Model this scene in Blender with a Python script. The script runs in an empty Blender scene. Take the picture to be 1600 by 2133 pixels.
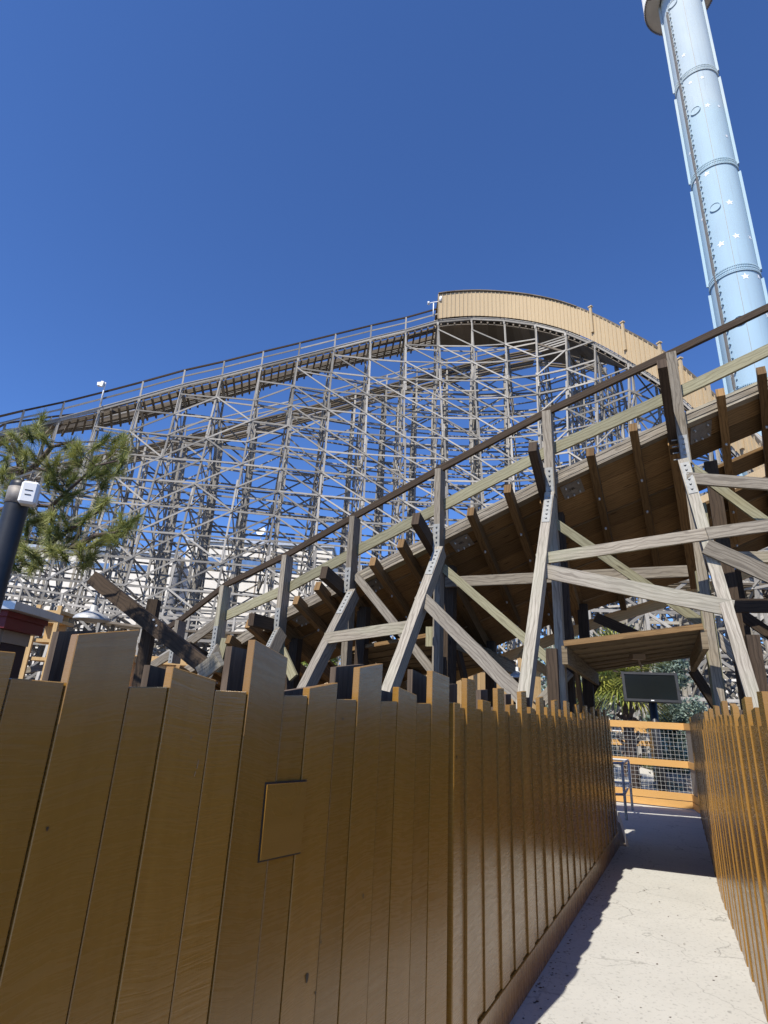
import bpy, math, random
import numpy as np
from mathutils import Vector, Matrix
R_ = math.radians
rnd = random.Random(7)
scene = bpy.context.scene
COL = scene.collection

# ------------------------------------------------------------------ camera
F = 1185.0; CX, CY = 800.0, 1066.5
EYE = np.array([0, 0, 1.45])
up = np.array([170 / F, 3366.5 / F, -1.0]); up /= np.linalg.norm(up)
fw = np.array([0, 0, -1.0]); ay = fw - up * fw.dot(up); ay /= np.linalg.norm(ay)
ax = np.cross(ay, up)
RC = np.array([ax, ay, up])
cam_data = bpy.data.cameras.new("camera")
cam = bpy.data.objects.new("camera", cam_data); COL.objects.link(cam)
m = Matrix([list(RC[i]) + [EYE[i]] for i in range(3)] + [[0, 0, 0, 1]])
cam.matrix_world = m
cam_data.sensor_fit = 'HORIZONTAL'; cam_data.sensor_width = 36.0
cam_data.lens = 36.0 * F / 1600.0
cam_data.clip_start = 0.05; cam_data.clip_end = 3000
scene.camera = cam

# ------------------------------------------------------------------ sky and sun
SUN_TO = Vector((-math.sin(R_(35.6)), -math.cos(R_(35.6)), 0)) * math.cos(R_(48.5)) + Vector((0, 0, math.sin(R_(48.5))))
world = bpy.data.worlds.new("World"); scene.world = world; world.use_nodes = True
nt = world.node_tree; bg = nt.nodes['Background']
sky = nt.nodes.new('ShaderNodeTexSky'); sky.sky_type = 'NISHITA'; sky.sun_disc = False
sky.sun_elevation = R_(48.5)
sky.sun_rotation = math.atan2(SUN_TO.x, SUN_TO.y)
sky.altitude = 1500; sky.air_density = 1.0; sky.dust_density = 0.0; sky.ozone_density = 3.2
tint = nt.nodes.new('ShaderNodeMix'); tint.data_type = 'RGBA'; tint.blend_type = 'MULTIPLY'; tint.inputs[0].default_value = 1
nt.links.new(sky.outputs[0], tint.inputs[6]); tint.inputs[7].default_value = (0.86, 1.20, 1.76, 1)      # clear, deep autumn blue
nt.links.new(tint.outputs[2], bg.inputs[0]); bg.inputs[1].default_value = 0.09
sd = bpy.data.lights.new("sun", 'SUN'); sd.energy = 4.9; sd.angle = R_(0.53); sd.color = (1, 0.945, 0.84)
so = bpy.data.objects.new("sun", sd); COL.objects.link(so)
so.rotation_euler = SUN_TO.to_track_quat('Z', 'Y').to_euler()
scene.view_settings.view_transform = 'Standard'; scene.view_settings.look = 'None'
scene.view_settings.exposure = 0.30; scene.view_settings.gamma = 1.0

# ------------------------------------------------------------------ pixel helpers (photo coordinates -> world points)
def ray(px, py):
    return RC @ np.array([(px - CX) / F, -(py - CY) / F, -1.0])
def P(px, py, Y):
    r = ray(px, py); return EYE + r * (Y / r[1])
def G(px, py, z=0.0):
    r = ray(px, py); return EYE + r * ((z - EYE[2]) / r[2])
def proj(p):
    c = RC.T @ (np.array(p, float) - EYE); return CX - F * c[0] / c[2], CY + F * c[1] / c[2]
def wallhit(px, py, A, d):          # ray with the vertical plane through A along d -> (s, z)
    r = ray(px, py); n = np.array([d[1], -d[0]])
    t = ((A[0] - EYE[0]) * n[0] + (A[1] - EYE[1]) * n[1]) / (r[0] * n[0] + r[1] * n[1])
    p = EYE + r * t
    return (p[0] - A[0]) * d[0] + (p[1] - A[1]) * d[1], p[2]
def zat(x, y, py):                   # height on the plumb line at (x,y) that shows at image row py
    lo, hi = -20.0, 90.0
    for _ in range(50):
        mid = (lo + hi) / 2
        c = RC.T @ (np.array([x, y, mid]) - EYE)
        if c[2] > -0.01: hi = mid; continue
        if CY + F * c[1] / c[2] > py: lo = mid
        else: hi = mid
    return (lo + hi) / 2
def zcurve(x, y, poly):              # height at plan (x,y) whose projection falls on a polyline of the picture
    lo, hi = -5.0, 40.0
    for _ in range(50):
        mid = (lo + hi) / 2
        px, py = proj((x, y, mid))
        yy = float(np.interp(px, [q[0] for q in poly], [q[1] for q in poly]))
        if py > yy: lo = mid
        else: hi = mid
    return (lo + hi) / 2
def V(*a): return np.array(a, float)
def unit(v): v = np.array(v, float); return v / np.linalg.norm(v)

# ------------------------------------------------------------------ mesh builder
class MB:
    def __init__(s): s.v = []; s.f = []; s.uv = []; s.tone = []; s.smooth = []
    def quadface(s, pts, uvs, tone, smooth=False):
        b = len(s.v); s.v += [tuple(p) for p in pts]; s.f.append(tuple(range(b, b + len(pts))))
        s.uv += uvs; s.tone += [tone] * len(pts); s.smooth.append(smooth)
    def hexa(s, c, L=1.0, W=1.0, T=1.0, tone=None):
        # c: 8 corners, 0-3 start end ring, 4-7 finish end ring
        if tone is None: tone = rnd.random()
        b = len(s.v); s.v += [tuple(p) for p in c]
        u0 = rnd.random() * 50; v0 = rnd.random() * 50
        sides = [(0, 1, 5, 4, W), (1, 2, 6, 5, T), (2, 3, 7, 6, W), (3, 0, 4, 7, T)]
        vv = v0
        for (i, j, k, l, w) in sides:
            s.f.append((b + i, b + j, b + k, b + l)); s.uv += [(u0, vv), (u0, vv + w), (u0 + L, vv + w), (u0 + L, vv)]; vv += w + .3
            s.tone += [tone] * 4; s.smooth.append(False)
        for q in ((3, 2, 1, 0), (4, 5, 6, 7)):
            s.f.append(tuple(b + i for i in q)); s.uv += [(u0, v0), (u0, v0 + W), (u0 + .01, v0 + W), (u0 + .01, v0)]
            s.tone += [tone] * 4; s.smooth.append(False)
    def bar(s, p, q, w, t, face=(0, -1, 0), tone=None):
        # w: width seen on the face, t: thickness along the face direction
        p = V(*p); q = V(*q); a = q - p; L = np.linalg.norm(a)
        if L < 1e-6: return
        a = a / L; f = V(*face); f = f - a * f.dot(a)
        if np.linalg.norm(f) < 1e-3: f = np.cross(a, (0, 0, 1)); 
        if np.linalg.norm(f) < 1e-3: f = V(1, 0, 0)
        f = unit(f); sd_ = np.cross(a, f)
        h, k = sd_ * w / 2, f * t / 2
        c = [p - h + k, p + h + k, p + h - k, p - h - k, q - h + k, q + h + k, q + h - k, q - h - k]
        s.hexa(c, L, w, t, tone)
    def box(s, lo, hi, tone=None):
        x0, y0, z0 = lo; x1, y1, z1 = hi
        s.bar(((x0 + x1) / 2, (y0 + y1) / 2, z0), ((x0 + x1) / 2, (y0 + y1) / 2, z1), x1 - x0, y1 - y0, (0, -1, 0), tone)
    def tube(s, pts, rad, n=8, tone=None, cap=True):
        if tone is None: tone = rnd.random()
        pts = [V(*p) for p in pts]; N = len(pts)
        if np.isscalar(rad): rad = [rad] * N
        rings = []
        for i, p in enumerate(pts):
            a = pts[min(i + 1, N - 1)] - pts[max(i - 1, 0)]; a = unit(a)
            r = V(0, 0, 1) if abs(a[2]) < .9 else V(1, 0, 0)
            e1 = unit(np.cross(a, r)); e2 = np.cross(a, e1)
            b = len(s.v)
            for k in range(n):
                t = 2 * math.pi * k / n; s.v.append(tuple(p + (e1 * math.cos(t) + e2 * math.sin(t)) * rad[i]))
            rings.append(b)
        L = 0
        for i in range(N - 1):
            l = np.linalg.norm(pts[i + 1] - pts[i])
            for k in range(n):
                k2 = (k + 1) % n
                s.f.append((rings[i] + k, rings[i] + k2, rings[i + 1] + k2, rings[i + 1] + k))
                v0, v1 = k / n * 6.28 * rad[i], (k + 1) / n * 6.28 * rad[i]
                s.uv += [(L, v0), (L, v1), (L + l, v1), (L + l, v0)]; s.tone += [tone] * 4; s.smooth.append(True)
            L += l
        if cap:
            for b, rev in ((rings[0], False), (rings[-1], True)):
                q = list(range(b, b + n));
                if not rev: q.reverse()
                s.f.append(tuple(q)); s.uv += [(0, 0)] * n; s.tone += [tone] * n; s.smooth.append(False)
    def lathe(s, c, prof, n=32, axis=(0, 0, 1), tone=.5, smooth=True, uscale=1.0):
        c = V(*c); a = unit(axis); r = V(1, 0, 0) if abs(a[0]) < .9 else V(0, 1, 0)
        e1 = unit(np.cross(a, r)); e2 = np.cross(a, e1)
        rings = []
        for (rad, h) in prof:
            b = len(s.v)
            for k in range(n):
                t = 2 * math.pi * k / n; s.v.append(tuple(c + a * h + (e1 * math.cos(t) + e2 * math.sin(t)) * rad))
            rings.append(b)
        for i in range(len(prof) - 1):
            for k in range(n):
                k2 = (k + 1) % n
                s.f.append((rings[i] + k, rings[i] + k2, rings[i + 1] + k2, rings[i + 1] + k))
                v0, v1 = k / n * 6.28, (k + 1) / n * 6.28
                h0, h1 = prof[i][1], prof[i + 1][1]
                s.uv += [(h0, v0), (h0, v1), (h1, v1), (h1, v0)]; s.tone += [tone] * 4; s.smooth.append(smooth)
    def bolt(s, p, n, r=.012, h=.012):
        p = V(*p); s.tube([p, p + unit(n) * h], [r, r * .7], 6)
    def build(s, name, mat, parent=None, bevel=0):
        me = bpy.data.meshes.new(name); me.from_pydata(s.v, [], s.f)
        uvl = me.uv_layers.new(name="UVMap"); uvl.data.foreach_set('uv', np.array(s.uv, np.float32).ravel())
        at = me.attributes.new('tone', 'FLOAT', 'CORNER'); at.data.foreach_set('value', np.array(s.tone, np.float32))
        me.polygons.foreach_set('use_smooth', s.smooth)
        me.materials.append(mat); me.update()
        o = bpy.data.objects.new(name, me); COL.objects.link(o)
        if parent is not None: o.parent = parent
        if bevel:
            b = o.modifiers.new('bevel', 'BEVEL'); b.width = bevel; b.segments = 1; b.limit_method = 'ANGLE'
        return o
def tag(o, label, cat, group=None, kind=None):
    if label: o['label'] = label
    if cat: o['category'] = cat
    if group: o['group'] = group
    if kind: o['kind'] = kind
    return o
def thing(name, label, cat, loc=(0, 0, 0), group=None):
    o = bpy.data.objects.new(name, None); COL.objects.link(o); o.empty_display_size = .2
    # parts are built in world coordinates, so the base stays at the origin of its parts
    return tag(o, label, cat, group)
def finish(t, loc):                      # move the Empty to the thing's base, keep the parts where they are
    loc = Vector([float(a) for a in loc]); t.location = loc
    for ch in t.children: ch.location = ch.location - loc

# ------------------------------------------------------------------ materials
def newmat(name):
    mt = bpy.data.materials.new(name); mt.use_nodes = True
    n = mt.node_tree.nodes; l = mt.node_tree.links; b = n['Principled BSDF']
    return mt, n, l, b
def mix(n, l, fac, a, b_, mode='MIX'):
    x = n.new('ShaderNodeMix'); x.data_type = 'RGBA'; x.blend_type = mode
    for sock, val in ((0, fac), (6, a), (7, b_)):
        if hasattr(val, 'links') or hasattr(val, 'is_linked'): l.new(val, x.inputs[sock])
        elif sock == 0: x.inputs[0].default_value = val
        else: x.inputs[sock].default_value = (*val, 1)
    return x.outputs[2]
def ramp(n, l, src, pts):
    r = n.new('ShaderNodeValToRGB'); e = r.color_ramp.elements
    while len(e) < len(pts): e.new(.5)
    for i, (p, c) in enumerate(pts):
        e[i].position = p; e[i].color = (*c, 1) if not np.isscalar(c) else (c, c, c, 1)
    l.new(src, r.inputs[0]); return r.outputs[0]
def noise(n, l, vec, scale, detail=4, rough=.6, sc=(1, 1, 1), dist=0):
    mp = n.new('ShaderNodeMapping'); mp.inputs['Scale'].default_value = sc; l.new(vec, mp.inputs[0])
    t = n.new('ShaderNodeTexNoise'); t.inputs['Scale'].default_value = scale; t.inputs['Detail'].default_value = detail
    t.inputs['Roughness'].default_value = rough; t.inputs['Distortion'].default_value = dist
    l.new(mp.outputs[0], t.inputs['Vector']); return t.outputs['Fac']
def wood(name, cA, cB, dark, rough=.85, grain=1.0, tonevar=.35, knots=True, bump=.4, green=None):
    mt, n, l, b = newmat(name)
    uv = n.new('ShaderNodeUVMap').outputs[0]
    g1 = noise(n, l, uv, 3.0, 5, .65, (.8, 26 * grain, 1), 0.6)
    g2 = noise(n, l, uv, 8.0, 3, .6, (.6, 40 * grain, 1), .2)
    big = noise(n, l, uv, 1.3, 3, .6, (1, 2.5, 1))
    tone = n.new('ShaderNodeAttribute'); tone.attribute_name = 'tone'
    c = mix(n, l, ramp(n, l, g1, [(.32, 0.0), (.68, 1.0)]), cA, cB)
    c = mix(n, l, ramp(n, l, g2, [(.5, 0.0), (.72, .85)]), c, dark)
    c = mix(n, l, ramp(n, l, big, [(.45, 0.0), (.75, .6)]), c, mix(n, l, .5, cA, dark))
    if knots:
        wm = n.new('ShaderNodeMapping'); wm.inputs['Scale'].default_value = (.30, 1, 1); l.new(uv, wm.inputs[0])
        wv = n.new('ShaderNodeTexWave'); wv.wave_type = 'BANDS'; wv.bands_direction = 'Y'; wv.inputs['Scale'].default_value = 8
        wv.inputs['Distortion'].default_value = 14; wv.inputs['Detail'].default_value = 3; wv.inputs['Detail Scale'].default_value = .6; wv.inputs['Detail Roughness'].default_value = .6
        l.new(wm.outputs[0], wv.inputs['Vector'])
        c = mix(n, l, ramp(n, l, wv.outputs['Fac'], [(.02, .6), (.32, 0.0)]), c, mix(n, l, .35, dark, cB))
    if green:
        gg = noise(n, l, uv, .6, 3, .6, (1, 3, 1))
        mth = n.new('ShaderNodeMath'); mth.operation = 'MULTIPLY'; l.new(ramp(n, l, gg, [(.45, 0.0), (.7, 1.0)]), mth.inputs[0])
        l.new(ramp(n, l, tone.outputs['Fac'], [(.6, 0.0), (.85, .55)]), mth.inputs[1])
        c = mix(n, l, mth.outputs[0], c, green)
    if knots:
        mp = n.new('ShaderNodeMapping'); mp.inputs['Scale'].default_value = (1.1, 5, 1); l.new(uv, mp.inputs[0])
        vo = n.new('ShaderNodeTexVoronoi'); vo.inputs['Scale'].default_value = 1.4; l.new(mp.outputs[0], vo.inputs['Vector'])
        c = mix(n, l, ramp(n, l, vo.outputs['Distance'], [(.04, .8), (.10, 0.0)]), c, tuple(x * .5 for x in dark))
    tv = n.new('ShaderNodeMapRange'); l.new(tone.outputs['Fac'], tv.inputs[0]); tv.inputs[3].default_value = 1 - tonevar; tv.inputs[4].default_value = 1 + tonevar * .55
    cc = n.new('ShaderNodeCombineColor'); [l.new(tv.outputs[0], cc.inputs[i]) for i in range(3)]
    c = mix(n, l, 1.0, c, cc.outputs[0], 'MULTIPLY')
    l.new(c, b.inputs['Base Color']); b.inputs['Roughness'].default_value = rough
    b.inputs['Specular IOR Level'].default_value = .25
    bp = n.new('ShaderNodeBump'); bp.inputs['Strength'].default_value = bump; bp.inputs['Distance'].default_value = .004
    l.new(g1, bp.inputs['Height']); l.new(bp.outputs[0], b.inputs['Normal'])
    return mt
def plain(name, col, rough=.6, metal=0, var=.15, scale=4, bump=0, spec=.4, tonevar=0.0):
    mt, n, l, b = newmat(name)
    tc = n.new('ShaderNodeTexCoord').outputs['Object']
    f = noise(n, l, tc, scale, 6, .65)
    c = mix(n, l, ramp(n, l, f, [(.3, 0.0), (.7, 1.0)]), tuple(x * (1 - var) for x in col), tuple(min(1, x * (1 + var)) for x in col))
    if tonevar:
        tone = n.new('ShaderNodeAttribute'); tone.attribute_name = 'tone'
        tv = n.new('ShaderNodeMapRange'); l.new(tone.outputs['Fac'], tv.inputs[0]); tv.inputs[3].default_value = 1 - tonevar; tv.inputs[4].default_value = 1 + tonevar
        cc = n.new('ShaderNodeCombineColor'); [l.new(tv.outputs[0], cc.inputs[i]) for i in range(3)]
        c = mix(n, l, 1.0, c, cc.outputs[0], 'MULTIPLY')
    l.new(c, b.inputs['Base Color']); b.inputs['Roughness'].default_value = rough; b.inputs['Metallic'].default_value = metal
    b.inputs['Specular IOR Level'].default_value = spec
    if bump:
        bp = n.new('ShaderNodeBump'); bp.inputs['Strength'].default_value = bump; bp.inputs['Distance'].default_value = .01
        l.new(noise(n, l, tc, scale * 8, 4), bp.inputs['Height']); l.new(bp.outputs[0], b.inputs['Normal'])
    return mt
M = {}
M['grey'] = wood('weathered_wood', (.40, .35, .275), (.23, .195, .15), (.07, .055, .042), green=(.30, .32, .20))
M['greylt'] = wood('pale_weathered_wood', (.43, .385, .315), (.27, .235, .19), (.09, .073, .056), tonevar=.35, green=(.36, .37, .27))
M['green'] = wood('mossy_wood', (.36, .34, .225), (.25, .23, .145), (.12, .10, .06), tonevar=.2)
M['brown'] = wood('brown_track_wood', (.32, .195, .085), (.225, .13, .052), (.06, .032, .014), tonevar=.45)
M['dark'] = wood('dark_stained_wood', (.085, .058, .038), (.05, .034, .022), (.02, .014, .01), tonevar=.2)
M['deckfloor'] = wood('deck_board_wood', (.30, .235, .15), (.17, .125, .075), (.05, .035, .02), tonevar=.3)
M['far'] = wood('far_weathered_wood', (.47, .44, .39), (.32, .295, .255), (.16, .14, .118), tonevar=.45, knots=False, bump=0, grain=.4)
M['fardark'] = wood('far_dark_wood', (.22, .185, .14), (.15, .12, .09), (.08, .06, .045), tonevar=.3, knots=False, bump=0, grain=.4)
M['tan'] = wood('tan_painted_board', (.56, .43, .27), (.50, .385, .235), (.40, .30, .175), tonevar=.10, knots=False, bump=.1, grain=.5)
M['newwood'] = wood('fresh_lumber', (.66, .45, .22), (.58, .38, .17), (.42, .26, .11), tonevar=.15)
M['gate'] = wood('honey_painted_rail', (.62, .36, .125), (.58, .33, .115), (.48, .26, .085), tonevar=.06, knots=False, rough=.5, bump=.15)
def fencemat():
    mt, n, l, b = newmat('brown_gloss_fence_paint')
    uv = n.new('ShaderNodeUVMap').outputs[0]
    tone = n.new('ShaderNodeAttribute'); tone.attribute_name = 'tone'
    g = noise(n, l, uv, 2.0, 5, .6, (1, 14, 1), .5)
    saw = noise(n, l, uv, 12.0, 3, .55, (7, .5, 1), 1.2)
    fine = noise(n, l, uv, 20.0, 4, .6, (.5, 10, 1), .2)
    c = mix(n, l, ramp(n, l, g, [(.3, 0.0), (.75, 1.0)]), (.272, .1405, .026), (.232, .1165, .020))
    blot = noise(n, l, uv, 3, 4, .6, (1, 2, 1))
    c = mix(n, l, ramp(n, l, blot, [(.62, 0.0), (.8, .35)]), c, (.33, .19, .05))
    mp = n.new('ShaderNodeMapping'); mp.inputs['Scale'].default_value = (.9, 5, 1); l.new(uv, mp.inputs[0])
    vo = n.new('ShaderNodeTexVoronoi'); vo.inputs['Scale'].default_value = 1.7; l.new(mp.outputs[0], vo.inputs['Vector'])
    c = mix(n, l, ramp(n, l, vo.outputs['Distance'], [(.025, .9), (.045, 0.0)]), c, (.03, .014, .006))
    tv = n.new('ShaderNodeMapRange'); l.new(tone.outputs['Fac'], tv.inputs[0]); tv.inputs[3].default_value = .86; tv.inputs[4].default_value = 1.14
    cc = n.new('ShaderNodeCombineColor'); [l.new(tv.outputs[0], cc.inputs[i]) for i in range(3)]
    c = mix(n, l, 1.0, c, cc.outputs[0], 'MULTIPLY')
    l.new(c, b.inputs['Base Color'])
    l.new(ramp(n, l, saw, [(.3, .20), (.75, .36)]), b.inputs['Roughness'])
    b.inputs['Specular IOR Level'].default_value = .72
    sm = n.new('ShaderNodeMath'); sm.operation = 'MULTIPLY'; l.new(saw, sm.inputs[0]); 
    l.new(ramp(n, l, tone.outputs['Fac'], [(.5, .14), (.95, .65)]), sm.inputs[1])
    ad = n.new('ShaderNodeMath'); ad.operation = 'ADD'; l.new(sm.outputs[0], ad.inputs[0])
    f2 = n.new('ShaderNodeMath'); f2.operation = 'MULTIPLY'; l.new(fine, f2.inputs[0]); f2.inputs[1].default_value = .35; l.new(f2.outputs[0], ad.inputs[1])
    bp = n.new('ShaderNodeBump'); bp.inputs['Strength'].default_value = .45; bp.inputs['Distance'].default_value = .0022
    l.new(ad.outputs[0], bp.inputs['Height']); l.new(bp.outputs[0], b.inputs['Normal'])
    return mt
M['fence'] = fencemat()
M['fenceback'] = wood('unpainted_fence_board', (.15, .11, .075), (.10, .07, .05), (.05, .035, .025), tonevar=.3, rough=.8)
M['steel'] = plain('galvanised_steel', (.50, .50, .49), .5, .35, .15, 20)
M['plate'] = plain('zinc_plate', (.27, .27, .255), .65, .15, .2, 30)
M['plate2'] = plain('bright_zinc_wire', (.62, .62, .60), .5, .1, .1, 30)
M['darkplate'] = plain('dull_gusset_plate', (.22, .20, .18), .6, .3, .25, 25)
M['tower'] = None
M['star'] = plain('white_star_paint', (.88, .88, .86), .5, 0, .03)
M['ringcream'] = plain('cream_cabin_paint', (.62, .58, .50), .6, 0, .08, 1)
M['ringwhite'] = plain('white_cabin_paint', (.82, .82, .80), .6, 0, .05, 1)
M['black'] = plain('black_metal_paint', (.022, .023, .026), .42, 0, .3, 8)
M['screen'] = plain('screen_glass', (.006, .008, .007), .22, 0, .2, 2, spec=.35)
M['white'] = plain('white_plastic', (.80, .80, .78), .45, 0, .04, 6)
M['burg'] = plain('burgundy_paint', (.13, .008, .012), .5, 0, .2, 4)
M['beige'] = plain('beige_trim_paint', (.30, .235, .175), .7, 0, .12, 6)
M['darkred'] = plain('dark_shed_wall', (.030, .016, .018), .7, 0, .3, 3)
M['roofmetal'] = plain('grey_metal_roof', (.50, .52, .54), .4, .5, .12, 6)
M['bark'] = plain('pine_bark', (.11, .08, .065), .95, 0, .35, 25, bump=.8)
M['stucco'] = plain('white_stucco', (.80, .75, .66), .9, 0, .06, .6, bump=.1)
M['blueband'] = plain('blue_window_band', (.12, .22, .42), .3, 0, .2, 1)
M['rock'] = plain('boulder_stone', (.24, .19, .15), .95, 0, .35, 5, bump=1.0)
def towermat():
    mt, n, l, b = newmat('tower_blue_paint')
    tc = n.new('ShaderNodeTexCoord').outputs['Object']
    sep = n.new('ShaderNodeSeparateXYZ'); l.new(tc, sep.inputs[0])
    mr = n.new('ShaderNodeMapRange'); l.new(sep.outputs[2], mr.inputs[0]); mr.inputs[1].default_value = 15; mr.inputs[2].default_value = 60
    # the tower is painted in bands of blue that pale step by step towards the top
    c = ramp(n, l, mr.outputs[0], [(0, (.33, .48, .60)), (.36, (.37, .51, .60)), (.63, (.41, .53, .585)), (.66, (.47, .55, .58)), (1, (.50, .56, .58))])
    nz = noise(n, l, tc, .6, 6, .6, (1, 1, .5))
    c = mix(n, l, ramp(n, l, nz, [(.4, 0.0), (.75, .35)]), c, (.33, .42, .50))
    st = noise(n, l, tc, 5, 5, .6, (1.5, 1.5, .04)); c = mix(n, l, ramp(n, l, st, [(.55, 0.0), (.75, .35)]), c, (.30, .34, .36))
    l.new(c, b.inputs['Base Color']); b.inputs['Roughness'].default_value = .75; b.inputs['Specular IOR Level'].default_value = .2
    return mt
M['tower'] = towermat()
def concrete(name, base, crack=True, sc=1.0):
    mt, n, l, b = newmat(name)
    tc = n.new('ShaderNodeTexCoord').outputs['Object']
    f = noise(n, l, tc, 1.4 * sc, 6, .65); f2 = noise(n, l, tc, 38, 4, .65); f3 = noise(n, l, tc, 9, 5, .7)
    c = mix(n, l, ramp(n, l, f, [(.3, 0.0), (.7, 1.0)]), tuple(x * .88 for x in base), base)
    c = mix(n, l, ramp(n, l, f2, [(.34, .6), (.44, 0.0)]), c, tuple(x * .5 for x in base))
    c = mix(n, l, ramp(n, l, f3, [(.60, 0.0), (.72, .55)]), c, tuple(x * .68 for x in base))
    h = f2
    if crack:
        dn = n.new('ShaderNodeTexNoise'); dn.inputs['Scale'].default_value = 3.0; dn.inputs['Detail'].default_value = 6; l.new(tc, dn.inputs['Vector'])
        ad = n.new('ShaderNodeVectorMath'); ad.operation = 'MULTIPLY_ADD'; l.new(dn.outputs['Color'], ad.inputs[0]); ad.inputs[1].default_value = (.6, .6, 0); l.new(tc, ad.inputs[2])
        vo = n.new('ShaderNodeTexVoronoi'); vo.feature = 'DISTANCE_TO_EDGE'; vo.inputs['Scale'].default_value = 1.5; l.new(ad.outputs[0], vo.inputs['Vector'])
        mask = noise(n, l, tc, 1.3, 3, .6)
        cr = n.new('ShaderNodeMath'); cr.operation = 'MULTIPLY'
        l.new(ramp(n, l, vo.outputs['Distance'], [(.002, 1.0), (.011, 0.0)]), cr.inputs[0])
        l.new(ramp(n, l, mask, [(.42, 0.0), (.56, .6)]), cr.inputs[1])
        c = mix(n, l, cr.outputs[0], c, tuple(x * .3 for x in base))
    l.new(c, b.inputs['Base Color']); b.inputs['Roughness'].default_value = .9; b.inputs['Specular IOR Level'].default_value = .2
    bp = n.new('ShaderNodeBump'); bp.inputs['Strength'].default_value = .35; bp.inputs['Distance'].default_value = .004
    l.new(f3, bp.inputs['Height']); l.new(bp.outputs[0], b.inputs['Normal'])
    return mt
M['path'] = concrete('path_concrete', (.55, .54, .505))
M['walk'] = concrete('pale_walkway', (.60, .56, .47), False)
M['dirt'] = concrete('dry_dirt', (.17, .135, .10), False, .5)
def leafmat(name, a, b_, tr=.25, rough=.55):
    mt, n, l, b = newmat(name)
    tone = n.new('ShaderNodeAttribute'); tone.attribute_name = 'tone'
    c = ramp(n, l, tone.outputs['Fac'], [(0, a), (1, b_)])
    l.new(c, b.inputs['Base Color']); b.inputs['Roughness'].default_value = rough
    td = n.new('ShaderNodeBsdfTranslucent'); l.new(c, td.inputs[0])
    ms = n.new('ShaderNodeMixShader'); ms.inputs[0].default_value = tr
    l.new(b.outputs[0], ms.inputs[1]); l.new(td.outputs[0], ms.inputs[2])
    l.new(ms.outputs[0], n['Material Output'].inputs[0])
    return mt
M['needle'] = leafmat('pine_needles', (.07, .11, .025), (.44, .44, .14))
M['palm'] = leafmat('palm_fronds', (.05, .09, .02), (.42, .42, .08), .3)
M['juniper'] = leafmat('juniper_foliage', (.09, .13, .10), (.30, .38, .31), .15)
M['shrub'] = leafmat('shrub_leaves', (.10, .15, .03), (.36, .40, .07), .35)
M['hedge'] = leafmat('hedge_leaves', (.03, .05, .015), (.12, .15, .05), .2)

# ------------------------------------------------------------------ ground and path
SA = V(.37, 2.84); SD = unit((.469, .883)); SN = V(SD[1], -SD[0])     # left fence, far run; SN points to the path
RA = V(2.19, 3.74); RB = V(3.23, 5.96); RE = V(5.80, 11.05)
g = MB()
S = 900
g.quadface([(-S, -S, -.16), (S, -S, -.16), (S, S, -.16), (-S, S, -.16)], [(0, 0), (1, 0), (1, 1), (0, 1)], .5)
tag(g.build('ground', M['dirt']), None, None, kind='structure')
g = MB()
def prism(mb, poly, z0, z1):
    n_ = len(poly)
    mb.quadface([(x, y, z1) for x, y in poly], [(x, y) for x, y in poly], .5)
    for i in range(n_):
        a, b_ = poly[i], poly[(i + 1) % n_]
        mb.quadface([(a[0], a[1], z0), (b_[0], b_[1], z0), (b_[0], b_[1], z1), (a[0], a[1], z1)], [(0, 0), (1, 0), (1, 1), (0, 1)], .5)
pend = SA + SD * 6.0
prism(g, [(-3.2, -6), (3.2, -6), (3.0, 3.3), (3.7, 5.8), (6.6, 11.6), (6.4, 12.6), (4.62, 13.4), (4.35, 11.0), tuple(pend + SN * .12), tuple(pend - SN * .1), (.2, 2.85), (-.9, 1.2), (-3.2, -2.2)], -.17, 0.0)
tag(g.build('path', M['path']), None, None, kind='structure')
g = MB()
prism(g, [tuple(G(px, py, -.06)[:2]) for px, py in ((1200, 1648), (1520, 1652), (1520, 1626), (1450, 1621), (1380, 1611), (1330, 1597), (1270, 1591), (1200, 1586))], -.17, -.06)
tag(g.build('path_beyond_gate', M['walk']), None, None, kind='structure')

# ------------------------------------------------------------------ fences
def board(mb, A, d, n, s0, s1, z0, zl, zr, off, th=.028, tone=None, gap=.0022):
    s0 += gap; s1 -= gap
    def pt(s_, z, o): p = A + d * s_ + n * o; return V(p[0], p[1], z)
    c = [pt(s0, z0, off), pt(s1, z0, off), pt(s1, z0, off - th), pt(s0, z0, off - th),
         pt(s0, zl, off), pt(s1, zr, off), pt(s1, zr, off - th), pt(s0, zl, off - th)]
    mb.hexa(c, zl - z0, s1 - s0, th, tone)
tf = thing('plank_fence', 'brown painted fence of uneven vertical boards filling the left foreground beside the path', 'fence')
A1 = V(-.75, 1.22); D1 = unit(V(.37, 2.84) - A1); N1 = V(D1[1], -D1[0]); L1 = float(np.linalg.norm(V(.37, 2.84) - A1))
LOW = 1.482
spec = [  # pixel edges at the low top, top rows left/right (None = low)
    (15, 133, 1412, 1421), (133, 268, 1318, 1309), (268, 350, 1431, 1431), (350, 448, 1388, 1417), (448, 516, 1438, 1441),
    (516, 593, 1331, 1371), (593, 643, 1449, 1449), (643, 703, 1433, 1422), (703, 745, 1457, 1457), (745, 795, 1391, 1383),
    (795, 829, 1461, 1461), (829, 869, 1431, 1448), (869, 899, 1465, 1465), (899, 936, 1398, 1411)]
front = MB()
def srow(px, py): return wallhit(px, py, A1, D1)[0]
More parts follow.
